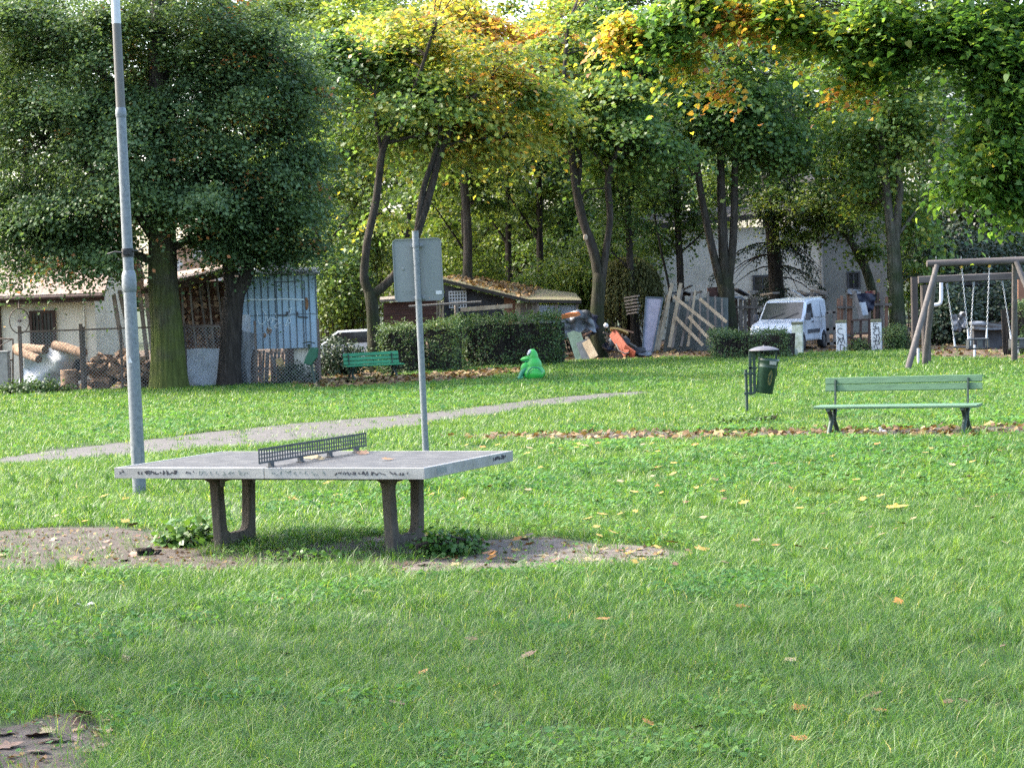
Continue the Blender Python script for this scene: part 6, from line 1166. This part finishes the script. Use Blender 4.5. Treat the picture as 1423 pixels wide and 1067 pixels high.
pillar(1218.5,487.5,.83,'white pillar with cramped black tag next to the round bush',M_pill,[[(.28,.97),(.30,.86),(.50,.80)],[(.30,.96),(.72,.95)],[(.48,.90),(.50,.80),(.78,.83),(.80,.72)],[(.22,.77),(.70,.76)],[(.25,.76),(.45,.70),(.25,.64),(.38,.56),(.75,.56)],[(.78,.70),(.84,.62),(.76,.56)],[(.55,.54),(.55,.46)],[(.28,.48),(.55,.38),(.25,.34)],[(.78,.54),(.82,.42),(.72,.35)],[(.22,.34),(.78,.33)],[(.40,.34),(.42,.22),(.80,.24),(.78,.33)],[(.32,.20),(.26,.11)],[(.55,.17),(.62,.06)]])
# rock by the bin
c=P(1094,496); m=MB(); q=lambda u,v:Vector((c.x,c.y,.10))+Vector((math.cos(6.2832*u)*math.sin(math.pi*v)*.26,math.sin(6.2832*u)*math.sin(math.pi*v)*.2,-math.cos(math.pi*v)*.28))*(1+.18*float(vnoise(np.array([[math.cos(6.2832*u)*math.sin(math.pi*v),math.sin(6.2832*u)*math.sin(math.pi*v),v*2]]),2.,77)[0]))
m.grid(17,11,q); m.solo('boulder',M_rock,'greenish boulder just right of the litter bin cover','boulder')
# behind the swings
m=MB(); m.tube([A(1308,390,59),A(1308,416,59),A(1307,421,59),A(1303,423.5,59),A(1294,424.5,59)],.05,10); m.solo('white_pipe',M_whitep,'bent white pipe behind the left swing leg','pipe')
m=MB(); m.sheet(12,9,foil(1321,1344,435,458,60,12,9,.16,87,lambda u,v,x,y:(x+(5*v if u<.5 else -2*v),y+3*math.sin(6*u))),(0,.01,0)); m.solo('tarpaulin',M_dsheet,'crumpled grey foil bundle behind the swing chains','tarp')
t=thing('low_platform','low dark platform with grey sheeting behind the swing seats','platform',(A(1378,460,60).x,60.5,0)); m=MB(); m.sheet(14,6,foil(1350,1408,447,458,60,14,6,.10,88,lambda u,v,x,y:(x+10*v*(.5-u),y)),(0,.4,-.02)); m.build('sheeting',M_dsheet,t); m=MB(); m.box((A(1380,470,60.4).x,60.7,.3),(1.1,.8,.6)); m.build('body',M_tar,t)
m=MB(); m.slab([A(1415,380,58),A(1440,379,58),A(1440,424,58),A(1415,424,58)],(0,.08,0)); m.solo('tan_board',M_plankr,'tan board panel behind the right swing leg','panel')
t=thing('dark_shed','dark board wall behind the swings','shed',(A(1360,470,71).x,71.5,0)); m=MB(); m.slab([A(1288,398,71),A(1450,392,71),A(1450,492,71),A(1288,492,71)],(0,.15,0)); m.build('wall',M_tar,t); m=MB(); m.slab([A(1284,399,70.7),A(1455,392,70.7),A(1455,388,73),A(1284,395,73)],(0,0,.06)); m.build('roof',M_dkroof,t)

for i,(x,y,rx_,ry_,Y,tt) in enumerate(((395,330,34,70,84,.40),(440,300,38,75,92,.48),(500,330,34,70,88,.44),(560,350,40,60,98,.52),(620,330,36,60,94,.55),(676,345,36,55,97,.52),(728,320,40,66,93,.46),(786,330,36,60,91,.42),(838,310,40,70,95,.38),(900,280,36,50,99,.36),(1010,240,46,50,104,.36),(1100,230,46,60,102,.42),(1225,300,40,80,96,.40),(1290,320,40,70,93,.30),(1350,280,50,70,96,.28),(1410,300,40,80,94,.30))):
    bush('tall_thicket','sunlit thicket filling the gap '+['behind the blue shed','right of the blue shed','left of the leaning maple','under the leaning maple fork','right of the sign panel','over the shed lattice window','over the shed roof middle','left of the forked maple','right of the forked maple','over the dark house roof','between the many-stemmed maple limbs','over the spruce boughs','behind the ivy-mottled trunk','above the left of the swings','above the middle of the swings','above the right end of the swings'][i],Y,(x,y),(rx_,ry_),1.6,6500,.16,G_wood,tmpl=KITE,spread=.36,tint=tt,cat='thicket',group='tall thickets behind the sheds',perclump=30)
